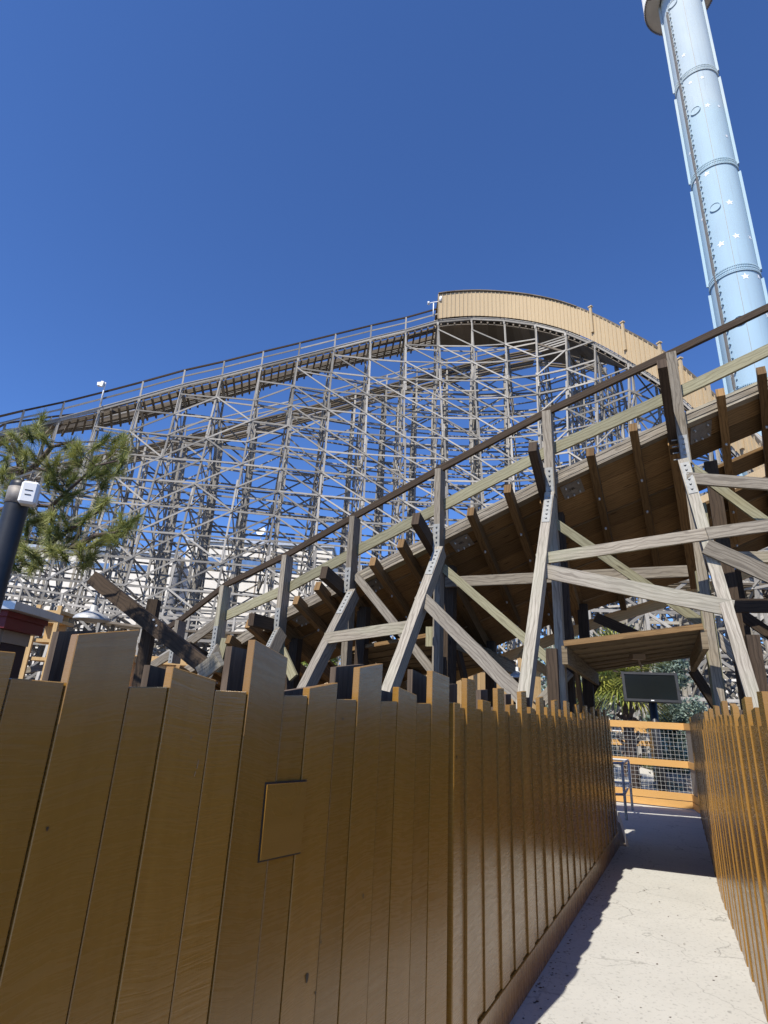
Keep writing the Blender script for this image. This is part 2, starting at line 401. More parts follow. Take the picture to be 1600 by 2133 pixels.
for i, (x0, x1, y0, y1) in enumerate(spec):
    s0 = srow(x0, 1440); s1 = srow(x1, 1440)
    zl = wallhit(x0 + (8 if y0 < 1400 else 2), y0, A1, D1)[1]; zr = wallhit(x1 + (8 if y1 < 1400 else 0), y1, A1, D1)[1]
    tall = min(y0, y1) < 1449 and (x1 - x0) > 0 and i % 2 == 1
    if i == 8 - 1: tall = True
    board(front, A1, D1, N1, s0, s1, .0, zl, zr, .0 + (.002 if tall else 0) + rnd.uniform(-.0006, .0006), .030, rnd.random())
s = srow(15, 1440); k = 0
while s > -3.2:                      # the fence runs on past the left edge of the picture
    w = (.14, .12)[k % 2]; h = LOW + ((.12, 0)[k % 2] + (rnd.uniform(-.03, .02) if k % 2 == 0 else 0))
    if k == 0: h = wallhit(24, 1360, A1, D1)[1]
    board(front, A1, D1, N1, s - w, s, 0, h, h + .002, (.002, 0)[k % 2], .03, rnd.random()); s -= w; k += 1
front.build('front_planking', M['fence'], tf, bevel=.0018)
back = MB()
bk = [(92, 175, 1311, 1309), (302, 362, 1384, 1400), (470, 531, 1344, 1357), (585, 655, 1441, 1430), (696, 756, 1389, 1383), (788, 832, 1436, 1446), (858, 902, 1394, 1416)]
AB = A1 - N1 * .115
for (x0, x1, y0, y1) in bk:
    s0 = wallhit(x0, 1440, AB, D1)[0]; s1 = wallhit(x1, 1440, AB, D1)[0]
    board(back, AB, D1, N1, s0, s1, 0, wallhit(x0, y0, AB, D1)[1], wallhit(x1, y1, AB, D1)[1], 0, .028)
s = -.15
while s > -3.2:
    board(back, AB, D1, N1, s - .14, s, 0, LOW + .1, LOW + .12, 0, .028); s -= .27
# seg 2
front2 = MB(); s = .095; k = 0
pat = [(.085, .128), (.14, 0), (.13, .042), (.13, 0)]
heights = []
seq = []
s = .10
seq.append((s, s + .07, 0)); s += .07
kk = 0
while s < 5.95:
    for w, h in ((.135, .13), (.125, 0), (.145, .045), (.125, 0)):
        ww = w + rnd.uniform(-.008, .008)
        seq.append((s, s + ww, h + (rnd.uniform(-.012, .014) if h else 0))); s += ww
for (s0, s1, h) in seq:
    proud = .009 + (.004 if h > .1 else 0) if h else rnd.uniform(0, .003)
    sl = rnd.uniform(-.008, .008) if h else 0
    board(front2, SA, SD, SN, s0, s1, .172, LOW + .008 + h + sl, LOW + .008 + h - sl, proud, .03, rnd.random(), .001)
front2.build('side_planking', M['fence'], tf, bevel=.002)
s = .2
AB2 = SA - SN * .10
for q in range(22):
    board(back, AB2, SD, SN, s, s + .14, 0, LOW + (.12, .03)[q % 2], LOW + (.13, .04)[q % 2], 0, .028); s += .27
back.build('back_planking', M['fenceback'], tf)
mb = MB()
cp = SA + SD * .046 - SN * .008
mb.bar((cp[0], cp[1], 0), (cp[0], cp[1], LOW + .028), .088, .032, (SN[0], SN[1], 0), .98)
mb.build('corner_post', M['fence'], tf, bevel=.004)
mb = MB()
a = SA + SD * .10 - SN * .002; b = SA + SD * 5.97 - SN * .002
mb.bar((a[0], a[1], .085), (b[0], b[1], .085), .17, .035, (SN[0], SN[1], 0), .4)
a = A1 + D1 * -3.2 + N1 * .021; b = A1 + D1 * (L1 - .02) + N1 * .021
mb.bar((a[0], a[1], .07), (b[0], b[1], .07), .14, .035, (N1[0], N1[1], 0), .4)
mb.build('base_board', M['fence'], tf, bevel=.004)
mb = MB()
for zz in (.35, 1.2):
    for (AA, DD, NN, l0, l1) in ((A1, D1, N1, -3.2, L1 - .05), (SA, SD, SN, .05, 5.95)):
        a = AA + DD * l0 - NN * .065; b = AA + DD * l1 - NN * .065
        mb.bar((a[0], a[1], zz), (b[0], b[1], zz), .09, .05, (NN[0], NN[1], 0))
mb.build('back_rail', M['fenceback'], tf)
# hatch
mb = MB()
hs = [wallhit(x, y, A1, D1) for x, y in ((553, 1634), (635, 1628), (622, 1774), (538, 1792))]
def hp(q, o): p = A1 + D1 * q[0] + N1 * o; return V(p[0], p[1], q[1])
ctr = (sum(q[0] for q in hs) / 4, sum(q[1] for q in hs) / 4)
def ring8(off0, off1, grow=0.0):
    o_ = []
    for off in (off0, off1):
        for q in hs:
            q2 = (q[0] + (q[0] - ctr[0]) * grow, q[1] + (q[1] - ctr[1]) * grow); o_.append(hp(q2, off))
    return o_
c = ring8(.0045, .009); mb.hexa([c[3], c[0], c[1], c[2], c[7], c[4], c[5], c[6]], .3, .15, .01, .6)
mb.build('hatch_panel', M['fence'], tf)
mb = MB()
c = ring8(.0015, .0042, .055); mb.hexa([c[3], c[0], c[1], c[2], c[7], c[4], c[5], c[6]], .3, .15, .01, .1)
mb.build('hatch_gap', M['black'], tf)
for (px, py, rr, mat) in ((638, 2036, .0085, 'black'), (713, 1497, .0035, 'black'), (755, 1866, .005, 'black'), (948, 1577, .006, 'black'), (97, 1726, .003, 'black'), (655, 2068, .003, 'black'), (667, 1962, .003, 'black')):
    AA, DD, NN = (A1, D1, N1) if px < 936 else (SA, SD, SN)
    q = wallhit(px, py, AA, DD); b0_ = AA + DD * q[0] + NN * (.0035 if px < 936 else .0095); mb = MB()
    ring = []
    for k in range(12):
        t_ = 2 * math.pi * k / 12; w_ = rr * (1 + .15 * math.sin(3 * t_)); p_ = b0_ + DD * w_ * math.cos(t_) * .8; ring.append(V(p_[0], p_[1], q[1] + w_ * 1.5 * math.sin(t_)))
    mb.quadface(ring, [(0, 0)] * 12, .5); mb.build('knot', M[mat], tf)
for (px, py, hh) in ((411, 1592, .022), (405, 1612, .012), (397, 1537, .006)):
    q = wallhit(px, py, A1, D1); mb = MB(); p_ = A1 + D1 * q[0] + N1 * .0032; p2 = A1 + D1 * (q[0] - .002) + N1 * .0032
    mb.bar((p_[0], p_[1], q[1] + hh / 2), (p2[0], p2[1], q[1] - hh / 2), .0014, .0006, (N1[0], N1[1], 0)); mb.build('scrape', M['beige'], tf)
finish(tf, (A1[0], A1[1], 0))

tr = thing('plank_fence', 'brown board fence with sunlit board edges along the right side of the concrete path', 'fence')
fr = MB(); bk_ = MB(); bb = MB()
def rfence(A, B, start):
    d = unit(B - A); L = float(np.linalg.norm(B - A)); n_ = V(-d[1], d[0])
    s = start; k = 0
    while s < L:
        w = .132 + rnd.uniform(-.022, .02); kind = k % 4
        h = (.125, 0, .05, 0)[kind] + (rnd.uniform(-.02, .02) if kind % 2 == 0 else 0)
        e = min(s + w, L)
        sl = rnd.uniform(-.012, .012) if h else rnd.uniform(-.003, .003)
        board(fr, A, d, n_, s, e, 0.0, LOW - .01 + h + sl, LOW - .01 + h - sl, (.009, 0, .006, 0)[kind] + rnd.uniform(-.003, .002), .03, rnd.random(), .001)
        s = e; k += 1
    s = start + .06
    while s < L - .1:
        board(bk_, A - n_ * .1, d, n_, s, s + .14, 0, LOW + .06 + rnd.uniform(-.03, .05), LOW + .06, 0, .028); s += .27
    a = A + d * start - n_ * .065; b_ = B - n_ * .065
    for zz in (.35, 1.2): bb.bar((a[0], a[1], zz), (b_[0], b_[1], zz), .09, .05, (n_[0], n_[1], 0))
rfence(RA, RB, -4.2); rfence(RB, RE, 0.0)
fr.build('front_planking', M['fence'], tr, bevel=.002); bk_.build('back_planking', M['fenceback'], tr); bb.build('back_rail', M['fenceback'], tr)
finish(tr, (RA[0], RA[1], 0))

lt = MB()
for k in range(260):
    s_ = rnd.uniform(.2, 5.9); o_ = .03 + abs(rnd.gauss(0, .05)) if rnd.random() < .7 else rnd.uniform(.05, 1.1)
    p = SA + SD * s_ + SN * o_; r_s = rnd.uniform(.003, .009); a0 = rnd.uniform(0, 6.28)
    lt.quadface([(p[0] + r_s * math.cos(a0 + q) * (1.6 if q in (0, 3.14) else 1), p[1] + r_s * math.sin(a0 + q), .002 + .002 * (q == 0)) for q in (0, 1.57, 3.14, 4.71)], [(0, 0)] * 4, rnd.random())
tag(lt.build('leaf_litter', M['fenceback']), 'scattered bits of dry leaf litter on the concrete by the fence foot', 'litter', kind='stuff')

# ------------------------------------------------------------------ near track of the coaster
tn = thing('coaster_track', 'wooden coaster track on braced timber legs rising to the right, behind the plank fences', 'roller coaster track')
RAIL = [(290, 1345, 10.7), (378, 1290, 9.9), (471, 1218, 9.1), (600, 1155, 8.3), (740, 1075, 7.6), (917, 977, 6.9), (1140, 858, 6.3), (1398, 737, 5.7), (1640, 622, 5.45), (1900, 500, 5.4)]
KN = [None, 1382, 1352, 1318, 1237, 1150, 1035, 972, 900, None]
RT = [P(*r) for r in RAIL]
nd = [unit(V(-.44, -.90))] * 6 + [unit(V(-.44, -.90)), unit(V(-.50, -.87)), unit(V(-.56, -.83)), unit(V(-.58, -.81))]
def n3(k): return V(nd[k][0], nd[k][1], 0)
KZ = [RT[k][2] - 1.1 if KN[k] is None else zat(RT[k][0], RT[k][1], KN[k]) for k in range(10)]
# rails
for k in range(9):
    mb = MB(); f = n3(k)
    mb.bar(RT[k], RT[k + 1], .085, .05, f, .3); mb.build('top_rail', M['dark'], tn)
    mb = MB(); dz = V(0, 0, -.50)
    mb.bar(RT[k] + dz - f * .075, RT[k + 1] + dz - f * .075, .14, .04, f); mb.build('mid_rail', M['green'] if k > 1 else M['grey'], tn)
# posts
E1 = [(250, 1490), (400, 1400), (500, 1350), (550, 1321), (619, 1275), (698, 1244), (770, 1203), (850, 1167), (939, 1121), (1040, 1075), (1165, 1008), (1342, 931), (1453, 876), (1600, 817), (1800, 730)]
E2 = [(400, 1600), (560, 1520), (700, 1470), (900, 1400), (1037, 1347), (1214, 1276), (1367, 1232), (1500, 1185), (1640, 1120), (1850, 1040)]
e1 = []; e2 = []
for k in range(10):
    c = RT[k][:2] - nd[k] * .14; e1.append(V(c[0], c[1], zcurve(c[0], c[1], E1)))
    c = RT[k][:2] - nd[k] * 2.75; e2.append(V(c[0], c[1], zcurve(c[0], c[1], E2)))
for k in range(1, 9):
    mb = MB(); p = RT[k] + V(0, 0, -.03); b = V(p[0], p[1], KZ[k]); f = n3(k)
    mb.bar(b, p, .08 if k < 6 else .105, .19, f); po = mb.build('post', M['grey'], tn)
    if KN[k]:                                  # steel strap with bolts
        mb = MB(); t = V(np.cross(f, (0, 0, 1)))if False else np.cross(f, V(0, 0, 1))
        q0 = b + f * .098 + V(0, 0, .0); q1 = q0 + V(0, 0, .34)
        mb.bar(q0, q1, .085, .008, f)
        for j in range(5): mb.bolt(q0 + V(0, 0, .04 + j * .065) + f * .004, f, .014, .016)
        for j in range(4):
            mb.tube([b + V(0, 0, .1 + j * .08) + np.cross(f, V(0, 0, 1)) * .05, b + V(0, 0, .1 + j * .08) + np.cross(f, V(0, 0, 1)) * .12], .008, 6)
        mb.build('strap', M['plate'], po)
def ground_end(p, q, z=-.1):
    t = (p[2] - z) / (p[2] - q[2]); return p + (q - p) * t
LEG = {2: ((455, 1352, 9.05), (425, 1410, 8.5)), 3: ((584, 1318, 8.2), (540, 1410, 7.45)), 4: ((737, 1237, 7.55), (643, 1423, 6.7)), 5: ((918, 1148, 6.85), (811, 1440, 6.0)),
       6: ((1147, 1035, 6.25), (1096, 1437, 5.4)), 7: ((1425, 965, 5.65), (1574, 1471, 4.9)), 8: ((1690, 890, 5.3), (1900, 1400, 4.6))}
LP = {}
for k, (a, b) in LEG.items():
    p = P(*a); q = P(*b); LP[k] = (p, q); mb = MB(); f = n3(k)
    e = ground_end(p, q)
    side = unit(np.cross(e - p, f))
    mb.bar(p, e, .105, .17, f); lg = mb.build('raking_leg', M['greylt'], tn)
    mb = MB(); a_ = unit(e - p); ff = unit(f - a_ * f.dot(a_))
    q0 = p + a_ * .06 + ff * .088; mb.bar(q0, q0 + a_ * .42, .085, .008, ff)
    for j in range(6): mb.bolt(q0 + a_ * (.04 + j * .065) + ff * .004, ff, .014, .016)
    mb.build('strap', M['plate'], lg)
for k, (x, y) in {3: (None, None), 4: (0, 0), 5: (0, 0), 6: (0, 0), 7: (0, 0), 8: (0, 0)}.items():
    b = V(RT[k][0], RT[k][1], KZ[k]) - n3(k) * .02
    mb = MB(); mb.bar((b[0], b[1], -.1), b, .09, .14, n3(k)); mb.build('plumb_leg', M['grey'], tn)
    b2 = b - n3(k) * .42
    if k == 7: b2 = b2 + V(.35, .1, 0)
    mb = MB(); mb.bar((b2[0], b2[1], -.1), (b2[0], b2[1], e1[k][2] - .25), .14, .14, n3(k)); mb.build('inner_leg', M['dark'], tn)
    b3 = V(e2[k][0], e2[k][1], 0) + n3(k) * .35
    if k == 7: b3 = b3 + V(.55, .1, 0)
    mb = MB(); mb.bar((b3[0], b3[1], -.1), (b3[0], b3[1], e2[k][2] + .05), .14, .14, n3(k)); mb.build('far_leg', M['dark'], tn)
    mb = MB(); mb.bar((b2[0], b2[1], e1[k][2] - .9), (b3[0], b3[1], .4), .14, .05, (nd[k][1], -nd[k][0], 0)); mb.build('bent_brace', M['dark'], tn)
# deck boards
NBD = 10
slots = {k: () for k in range(10)}
slots[7] = (2, 4); slots[8] = (2, 4, 5); slots[2] = (4, 7); slots[3] = (5, 7)
for i in range(NBD):
    run = MB()
    for k in range(0, 9):
        if i in slots[k]: continue
        fa, fb = (i + .035) / NBD, (i + .965) / NBD
        pa, pb = e1[k] * (1 - fa) + e2[k] * fa, e1[k] * (1 - fb) + e2[k] * fb
        qa, qb = e1[k + 1] * (1 - fa) + e2[k + 1] * fa, e1[k + 1] * (1 - fb) + e2[k + 1] * fb
        h = V(0, 0, .04); zo = V(0, 0, .006 * ((i * 7 + k // 2) % 3)); pa, pb, qa, qb = pa + zo, pb + zo, qa + zo, qb + zo
        run.hexa([pa, pb, pb + h, pa + h, qa, qb, qb + h, qa + h], 1.45, .3, .04)
        if k == 8 or i in slots[k + 1]: run.build('deck_board', M['brown'], tn); run = MB()
# laminated edge beam
mb = MB()
for k in range(9):
    for j in range(4):
        o_ = V(0, 0, .005 + j * .038); mb.bar(e1[k] + o_ + n3(k) * .005 * (j % 2), e1[k + 1] + o_ + n3(k) * .005 * (j % 2), .036, .16, n3(k))
mb.build('edge_beam', M['grey'], tn)
mb = MB()
for k in range(4, 9):
    o_ = V(0, 0, -.14) - n3(k) * .42; mb.bar(e2[k] + o_, e2[k + 1] + o_, .16, .05, n3(k))
mb.build('fascia_board', M['newwood'], tn)
# tan board and batten wall standing on the far side of the deck
wb = MB(); wbt = MB()
for k in range(1, 9):
    for q in range(4):
        ta, tb = q / 4, (q + 1) / 4
        a = e2[k] * (1 - ta) + e2[k + 1] * ta - n3(k) * .10; b = e2[k] * (1 - tb) + e2[k + 1] * tb - n3(k) * .10
        h = float(np.interp(k + ta, [1, 4, 6, 9], [.5, .7, 1.15, 1.3])); h2 = float(np.interp(k + tb, [1, 4, 6, 9], [.5, .7, 1.15, 1.3]))
        th_ = -n3(k) * .03; z0_ = V(0, 0, .06)
        wb.hexa([a + z0_, b + z0_, b + z0_ + th_, a + z0_ + th_, a + V(0, 0, h), b + V(0, 0, h2), b + V(0, 0, h2) + th_, a + V(0, 0, h) + th_], h, .35, .03)
        wbt.bar(a + z0_ + n3(k) * .012, a + V(0, 0, h) + n3(k) * .012, .06, .022, tuple(n3(k)))
sw = wb.build('side_wall', M['tan'], tn); wbt.build('battens', M['tan'], sw)
# ledgers
for k in range(1, 9):
    for j in range(3):
        if k == 8 and j > 0: continue
        t = j / 3.0
        a = e1[k] * (1 - t) + e1[k + 1] * t; b = e2[k] * (1 - t) + e2[k + 1] * t
        d = unit(b - a); L = np.linalg.norm(b - a)
        if j == 0: continue
        mb = MB(); st = a - d * (.30 + .06 * j); en = a + d * L * (1.02 if (k + j) % 2 else .8)
        dn = V(0, 0, -.07)
        mb.bar(st + dn, en + dn, .085, .13, (0, 0, -1)); lo = mb.build('ledger', M['brown'], tn)
        mb = MB()
        for q in (.12, .32, .55, .8): mb.bolt(a + d * L * q + V(0, 0, -.135), (0, 0, -1), .016, .03)
        mb.build('bolts', M['steel'], lo)
# big outriggers at each bent
OUT = {2: (424, 1348), 3: (553, 1290), 4: (718, 1192), 5: (880, 1080), 6: (1106, 930), 7: (1395, 757), 8: (1660, 640)}
for k, (px, py) in OUT.items():
    r = {7: .75, 8: .75}.get(k, .55)
    c = RT[k][:2] + nd[k] * r + unit(V(nd[k][1], -nd[k][0])) * .10
    # horizontal distance tuned so the beam end stands outside the post
    top = V(c[0], c[1], zat(c[0], c[1], py)); en = e2[k] + V(0, 0, -.12) + V(nd[k][1], -nd[k][0], 0) * .1
    mid = e1[k] + V(nd[k][1], -nd[k][0], 0) * .1 + V(0, 0, -.12)
    dd = unit(mid - top) if k < 7 else unit(mid - top)
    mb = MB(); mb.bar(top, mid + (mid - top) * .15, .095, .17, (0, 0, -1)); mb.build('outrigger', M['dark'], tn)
    mb = MB(); mb.bar(mid, en, .12, .18, (0, 0, -1)); mb.build('cap_beam', M['brown'], tn)
    # gusset plate with lettering and bolts on the laminated deck, right of the post
    t = unit(e1[k + 1] - e1[k]) if k < 9 else None
    dk = unit(e2[k] - e1[k]); nn = unit(np.cross(t, dk)); 
    if nn[2] > 0: nn = -nn
    pc = e1[k] + t * .22 + dk * .17 + nn * .006
    mb = MB(); mb.bar(pc - t * .13, pc + t * .13, .24, .008, nn); gp = mb.build('gusset_plate', M['darkplate'], tn)
    mb = MB()
    for (u, v) in ((-.08, -.07), (.08, -.08), (.08, .07), (-.08, .08), (0, .09)): mb.bolt(pc + t * u + dk * v + nn * .004, nn, .013, .03)
    mb.build('bolts', M['steel'], gp)
    if k in (4, 5, 6):
        cu = bpy.data.curves.new('plate_lettering', 'FONT'); cu.body = 'SBL'; cu.size = .05; cu.extrude = .001; cu.align_x = 'CENTER'
        to = bpy.data.objects.new('tmp', cu); COL.objects.link(to)
        dg = bpy.context.evaluated_depsgraph_get(); me = bpy.data.meshes.new_from_object(to.evaluated_get(dg)); bpy.data.objects.remove(to)
        ob = bpy.data.objects.new('plate_lettering', me); COL.objects.link(ob); me.materials.append(M['black'])
        X = -t if False else t; Z = nn; Yv = np.cross(Z, X)
        if Yv[2] < 0: X = -X; Yv = np.cross(Z, X)
        o3 = pc + nn * .0065
        ob.matrix_world = Matrix([[X[i], Yv[i], Z[i], o3[i]] for i in range(3)] + [[0, 0, 0, 1]]); ob.parent = gp
# face braces
BR = [((1118, 1166, 5.95), (1475, 1112, 5.28), .12, .04, 'grey'), ((1472, 1112, 5.27), (1750, 1075, 5.1), .12, .04, 'grey'),
      ((1115, 1186, 5.92), (1528, 1268, 5.08), .15, .04, 'greylt'), ((1470, 1138, 5.2), (1720, 1250, 4.85), .15, .04, 'grey'),
      ((1150, 1085, 6.32), (1462, 1298, 5.95), .10, .04, 'green'), ((1462, 1298, 5.95), (1640, 1470, 5.7), .10, .04, 'greylt'),
      ((923, 1182, 6.92), (1157, 1386, 6.42), .10, .04, 'green'), ((873, 1238, 6.55), (1092, 1458, 5.35), .14, .04, 'greylt'),
      ((741, 1198, 7.6), (904, 1402, 6.95), .10, .04, 'greylt'), ((678, 1330, 6.98), (862, 1304, 6.30), .13, .04, 'grey'),
      ((579, 1338, 8.2), (612, 1412, 7.9), .13, .04, 'green'), ((928, 1213, 7.15), (1432, 1190, 6.25), .13, .05, 'grey'),
      ((1430, 996, 5.52), (1720, 1018, 5.2), .125, .04, 'grey'), ((1442, 975, 5.75), (1640, 1120, 5.6), .10, .04, 'green'),
      ((1528, 1262, 5.75), (1720, 1262, 5.7), .14, .05, 'dark'), ((1520, 1160, 6.1), (1720, 1162, 5.9), .12, .04, 'grey'),
      ((1530, 1270, 6.6), (1720, 1400, 6.3), .12, .05, 'dark'), ((1240, 1285, 8.2), (1330, 1325, 8.0), .14, .05, 'dark'),
      ((1085, 1360, 8.2), (1230, 1465, 8.6), .12, .05, 'newwood'), ((1185, 1400, 6.6), (1120, 1470, 6.5), .12, .05, 'greylt'),
      ((470, 1330, 9.0), (452, 1400, 9.0), .12, .05, 'green')]
for (a, b, w, t, mname) in BR:
    mb = MB(); mb.bar(P(*a), P(*b), w, t, (-.4, -.9, 0)); mb.build('brace', M[mname], tn)
for (px, y0, y1, Y, w) in ((1461, 1190, 1475, 5.75, .12), (897, 1306, 1347, 7.0, .10), (1457, 1050, 1160, 5.7, .12)):
    a = P(px, y0, Y); b = V(a[0], a[1], zat(a[0], a[1], y1)); mb = MB(); mb.bar(a, b, w, .06, (-.4, -.9, 0)); mb.build('block', M['green'], tn)
finish(tn, (2.0, 6.3, 0))

# ------------------------------------------------------------------ plank canopies under the track
def canopy(label, NL, NR, FR, FL):
    t = thing('plank_canopy', label, 'canopy', group='canopies under the track')
    NL, NR, FR, FL = [P(*q) for q in (NL, NR, FR, FL)]
    mb = MB(); n_ = 14
    for i in range(n_):
        a, b = (i + .04) / n_, (i + .96) / n_
        c = [NL * (1 - a) + FL * a, NL * (1 - b) + FL * b]; d = [NR * (1 - a) + FR * a, NR * (1 - b) + FR * b]; h = V(0, 0, .035); zz_ = V(0, 0, .012 * (i % 2) + rnd.uniform(0, .004)); c = [x + zz_ for x in c]; d = [x + zz_ for x in d]
        mb.hexa([c[0], c[1], c[1] + h, c[0] + h, d[0], d[1], d[1] + h, d[0] + h], 1.5, .14, .035)
    mb.build('boards', M['deckfloor'], t)
    mb = MB(); h = V(0, 0, -.02)
    mb.bar(NL + V(0, 0, .015), NR + V(0, 0, .015), .05, .04, (-.4, -.9, 0)); mb.build('front_edge', M['brown'], t)
    for (a, b) in ((NL, FL), (NR, FR)):
        mb = MB(); mb.bar(a + V(0, 0, -.09), b + V(0, 0, -.09), .17, .05, (1, 0, 0)); mb.build('side_beam', M['deckfloor'], t)
    mb = MB(); ma = (NL + NR) / 2; mf = (FL + FR) / 2
    mb.tube([ma * .55 + mf * .45 + V(0, 0, -.03), mf * .9 + ma * .1 + V(0, 0, -.05)], .014, 8); mb.box(tuple(ma * .55 + mf * .45 - V(.07, .05, .07)), tuple(ma * .55 + mf * .45 + V(.07, .05, -.01)))
    mb.build('conduit', M['beige'], t)
    for c in ((NL + V(-.12, 0, 0), NR + V(.42, 0, 0), FL + V(-.12, .1, 0), FR + V(.85, .3, 0)) if FL[0] > 2 else (NL, FL, FR)):
        mb = MB(); mb.bar((c[0], c[1], -.1), c + V(0, 0, -.04), .10, .10, (-.4, -.9, 0)); mb.build('post', M['dark'], t)
    mb = MB()
    if FL[0] > 2: mb.bar(FL + V(.0, 0, -.1), FL + V(-.75, -.1, -1.2), .12, .05); mb.bar(FR + V(0, 0, -.15), FR + V(.7, .2, -1.2), .12, .05); mb.build('knee_brace', M['dark'], t)
    finish(t, (NL[0], NL[1], 0))
canopy('plank canopy over the concrete path, above the black screen', (1175, 1344, 5.5), (1465, 1309, 5.0), (1440, 1372, 7.8), (1243, 1402, 8.6))
canopy('low plank canopy under the track, seen above the middle of the left fence', (724, 1356, 8.1), (935, 1318, 7.3), (1075, 1385, 9.8), (850, 1412, 10.6))

# ------------------------------------------------------------------ timber beam with lamp at the left, loose posts
t = thing('timber_beam', 'dark thick timber beam slanting down to the right above the left fence, lamp at its upper end', 'beam')
a = P(196, 1205, 5.6); b = P(432, 1392, 5.2)
mb = MB(); mb.bar(a, b, .135, .10, (-.2, -.9, .1)); mb.build('beam', M['dark'], t)
mb = MB(); c = P(322, 1250, 5.55); d = P(297, 1400, 5.5); mb.bar(c, (d[0], d[1], -.1), .10, .10); mb.build('post', M['dark'], t)
mb = MB(); mb.bar(P(418, 1403, 5.15), P(458, 1372, 5.05), .13, .06); mb.build('block', M['grey'], t)
mb = MB()
for (x, y) in ((322, 1292), (328, 1304), (360, 1338)): mb.bolt(P(x, y, 5.34), (0, -1, 0), .014, .03)
mb.build('bolts', M['steel'], t)
finish(t, (d[0], d[1], 0))
def lamp(label, px, ytop, yneck, yrim, Y, hw):
    t = thing('barn_lamp', label, 'lamp', group='barn lamps on the structure')
    c = P(px, yrim, Y); top = V(c[0], c[1], zat(c[0], c[1], ytop)); zn = zat(c[0], c[1], yneck)
    r = hw; z = c[2]; k_ = (zn - z)
    prof = [(r, 0), (r * 1.0, k_ * .10), (r * .93, k_ * .2), (r * .8, k_ * .34), (r * .45, k_ * .52), (r * .26, k_ * .62), (r * .22, k_ * .66), (r * .22, k_ * 1.0), (r * .10, k_ * 1.05), (0.001, k_ * 1.06)]
    mb = MB(); mb.lathe((c[0], c[1], z), prof, 28); mb.lathe((c[0], c[1], z + .002), [(r * .97, 0), (r * .9, k_ * .18), (r * .75, k_ * .3), (0.001, k_ * .45)], 28)
    mb.build('lamp_shade', M['steel'], t)
    mb = MB(); mb.tube([(c[0], c[1], zn), tuple(top)], .012, 8)
    mb.build('stem', M['steel'], t)
    finish(t, tuple(top))
lamp('round galvanised barn lamp hanging from the slanting beam at the left', 191, 1225, 1262, 1292, 5.55, .165)
lamp('small white barn lamp half hidden behind the track legs in the middle', 1078, 1375, 1390, 1412, 7.2, .10)

# ------------------------------------------------------------------ far coaster hill
th = thing('coaster_hill', 'tall lattice of weathered timber carrying the coaster crest with its tan shed', 'roller coaster')
DK = [(-150, 940, 26.5), (-45, 912, 27.3), (40, 890, 28.5), (125, 870, 30.0), (208, 848, 31), (292, 825, 31.7), (380, 800, 32.2), (463, 781, 32.6), (545, 760, 33), (622, 741, 33.6), (697, 722, 34.2), (772, 703, 34.7),
      (845, 686, 35), (912, 667, 35.1), (982, 661, 35), (1050, 664, 34.5), (1115, 673, 33.6), (1178, 689, 32.4), (1240, 714, 31), (1310, 752, 29.2), (1395, 806, 27), (1478, 880, 25), (1560, 965, 23.2), (1650, 1075, 21.5)]
DN = [P(*d) for d in DK]; NK = len(DN); IC = 13
TW = 2.7
tan = [unit((DN[min(i + 1, NK - 1)] - DN[max(i - 1, 0)])[:2]) for i in range(NK)]
nh = [V(t_[1], -t_[0]) for t_ in tan]      # towards the camera
def hn(i): return V(nh[i][0], nh[i][1], 0)
LV = 1.62; BAT = .18
def levels(z): 
    return [z_ for z_ in np.arange(.6, z - 1.0, LV)]
# leg positions as functions of height: i bent, j 0..5
def legpt(i, j, z):
    top = DN[i][2]; d = DN[i]; n_ = hn(i); drop = max(0, top - .6 - z)
    if j == 0: off = BAT * drop                                  # near raking leg
    elif j == 1: off = -.25
    elif j == 2: off = -TW + .25
    elif j == 3: off = -TW - BAT * drop
    p = d + n_ * off
    if j in (0, 3):
        sk = -.22 if i <= 9 else {10: -.13, 11: -.03, 12: .03}.get(i, .2)
        p = p + V(sk * BAT * drop, 0, 0)
    return V(p[0], p[1], z)
wd = .135
for i in range(NK):
    top = DN[i][2] - .5; mb = MB()
    for j in range(4):
        if j in (0, 3) and top < 3: continue
        a = legpt(i, j, -.2); b = legpt(i, j, top)
        # legs are spliced from shorter timbers
        nseg = max(1, int((top) / 4.2)); 
        for q in range(nseg):
            p0 = a + (b - a) * (q / nseg); p1 = a + (b - a) * ((q + 1) / nseg); o_ = V(tan[i][0], tan[i][1], 0) * (.045 if q % 2 else -.045)
            mb.bar(p0 + o_, p1 + o_, wd * .8, wd, hn(i))
            pm = p1 - (p1 - p0) / np.linalg.norm(p1 - p0) * .5
            if q < nseg - 1: mb.bar(p1 - unit(b - a) * .6, p1 + unit(b - a) * .6, wd * 1.5, wd * .6, hn(i))
    be = mb.build('bent', M['far'], th)
    lv = levels(top); mb = MB(); tv = V(tan[i][0], tan[i][1], 0)
    for q, z in enumerate(lv):
        mb.bar(legpt(i, 0, z), legpt(i, 3, z), .13, .04, tv)
        z2 = z + LV
        if z2 < top:
            mb.bar(legpt(i, 1, z), legpt(i, 2, z2), .12, .04, tv); mb.bar(legpt(i, 2, z) , legpt(i, 1, z2), .12, .04, tv)
            if top - z > 3:
                mb.bar(legpt(i, 0, z), legpt(i, 1, z2), .11, .04, tv) if q % 2 else mb.bar(legpt(i, 1, z), legpt(i, 0, z2), .11, .04, tv)
                mb.bar(legpt(i, 3, z), legpt(i, 2, z2), .11, .04, tv) if q % 2 else mb.bar(legpt(i, 2, z), legpt(i, 3, z2), .11, .04, tv)
    # top cap
    mb.bar(DN[i] + hn(i) * .1 + V(0, 0, -.35), DN[i] - hn(i) * TW + V(0, 0, -.35), .25, .15, tv)
    mb.bar(DN[i] + hn(i) * .05 + V(0, 0, -.4), legpt(i, 0, top - 2.6), .13, .05, tv)
    mb.build('cross_bracing', M['far'], be)
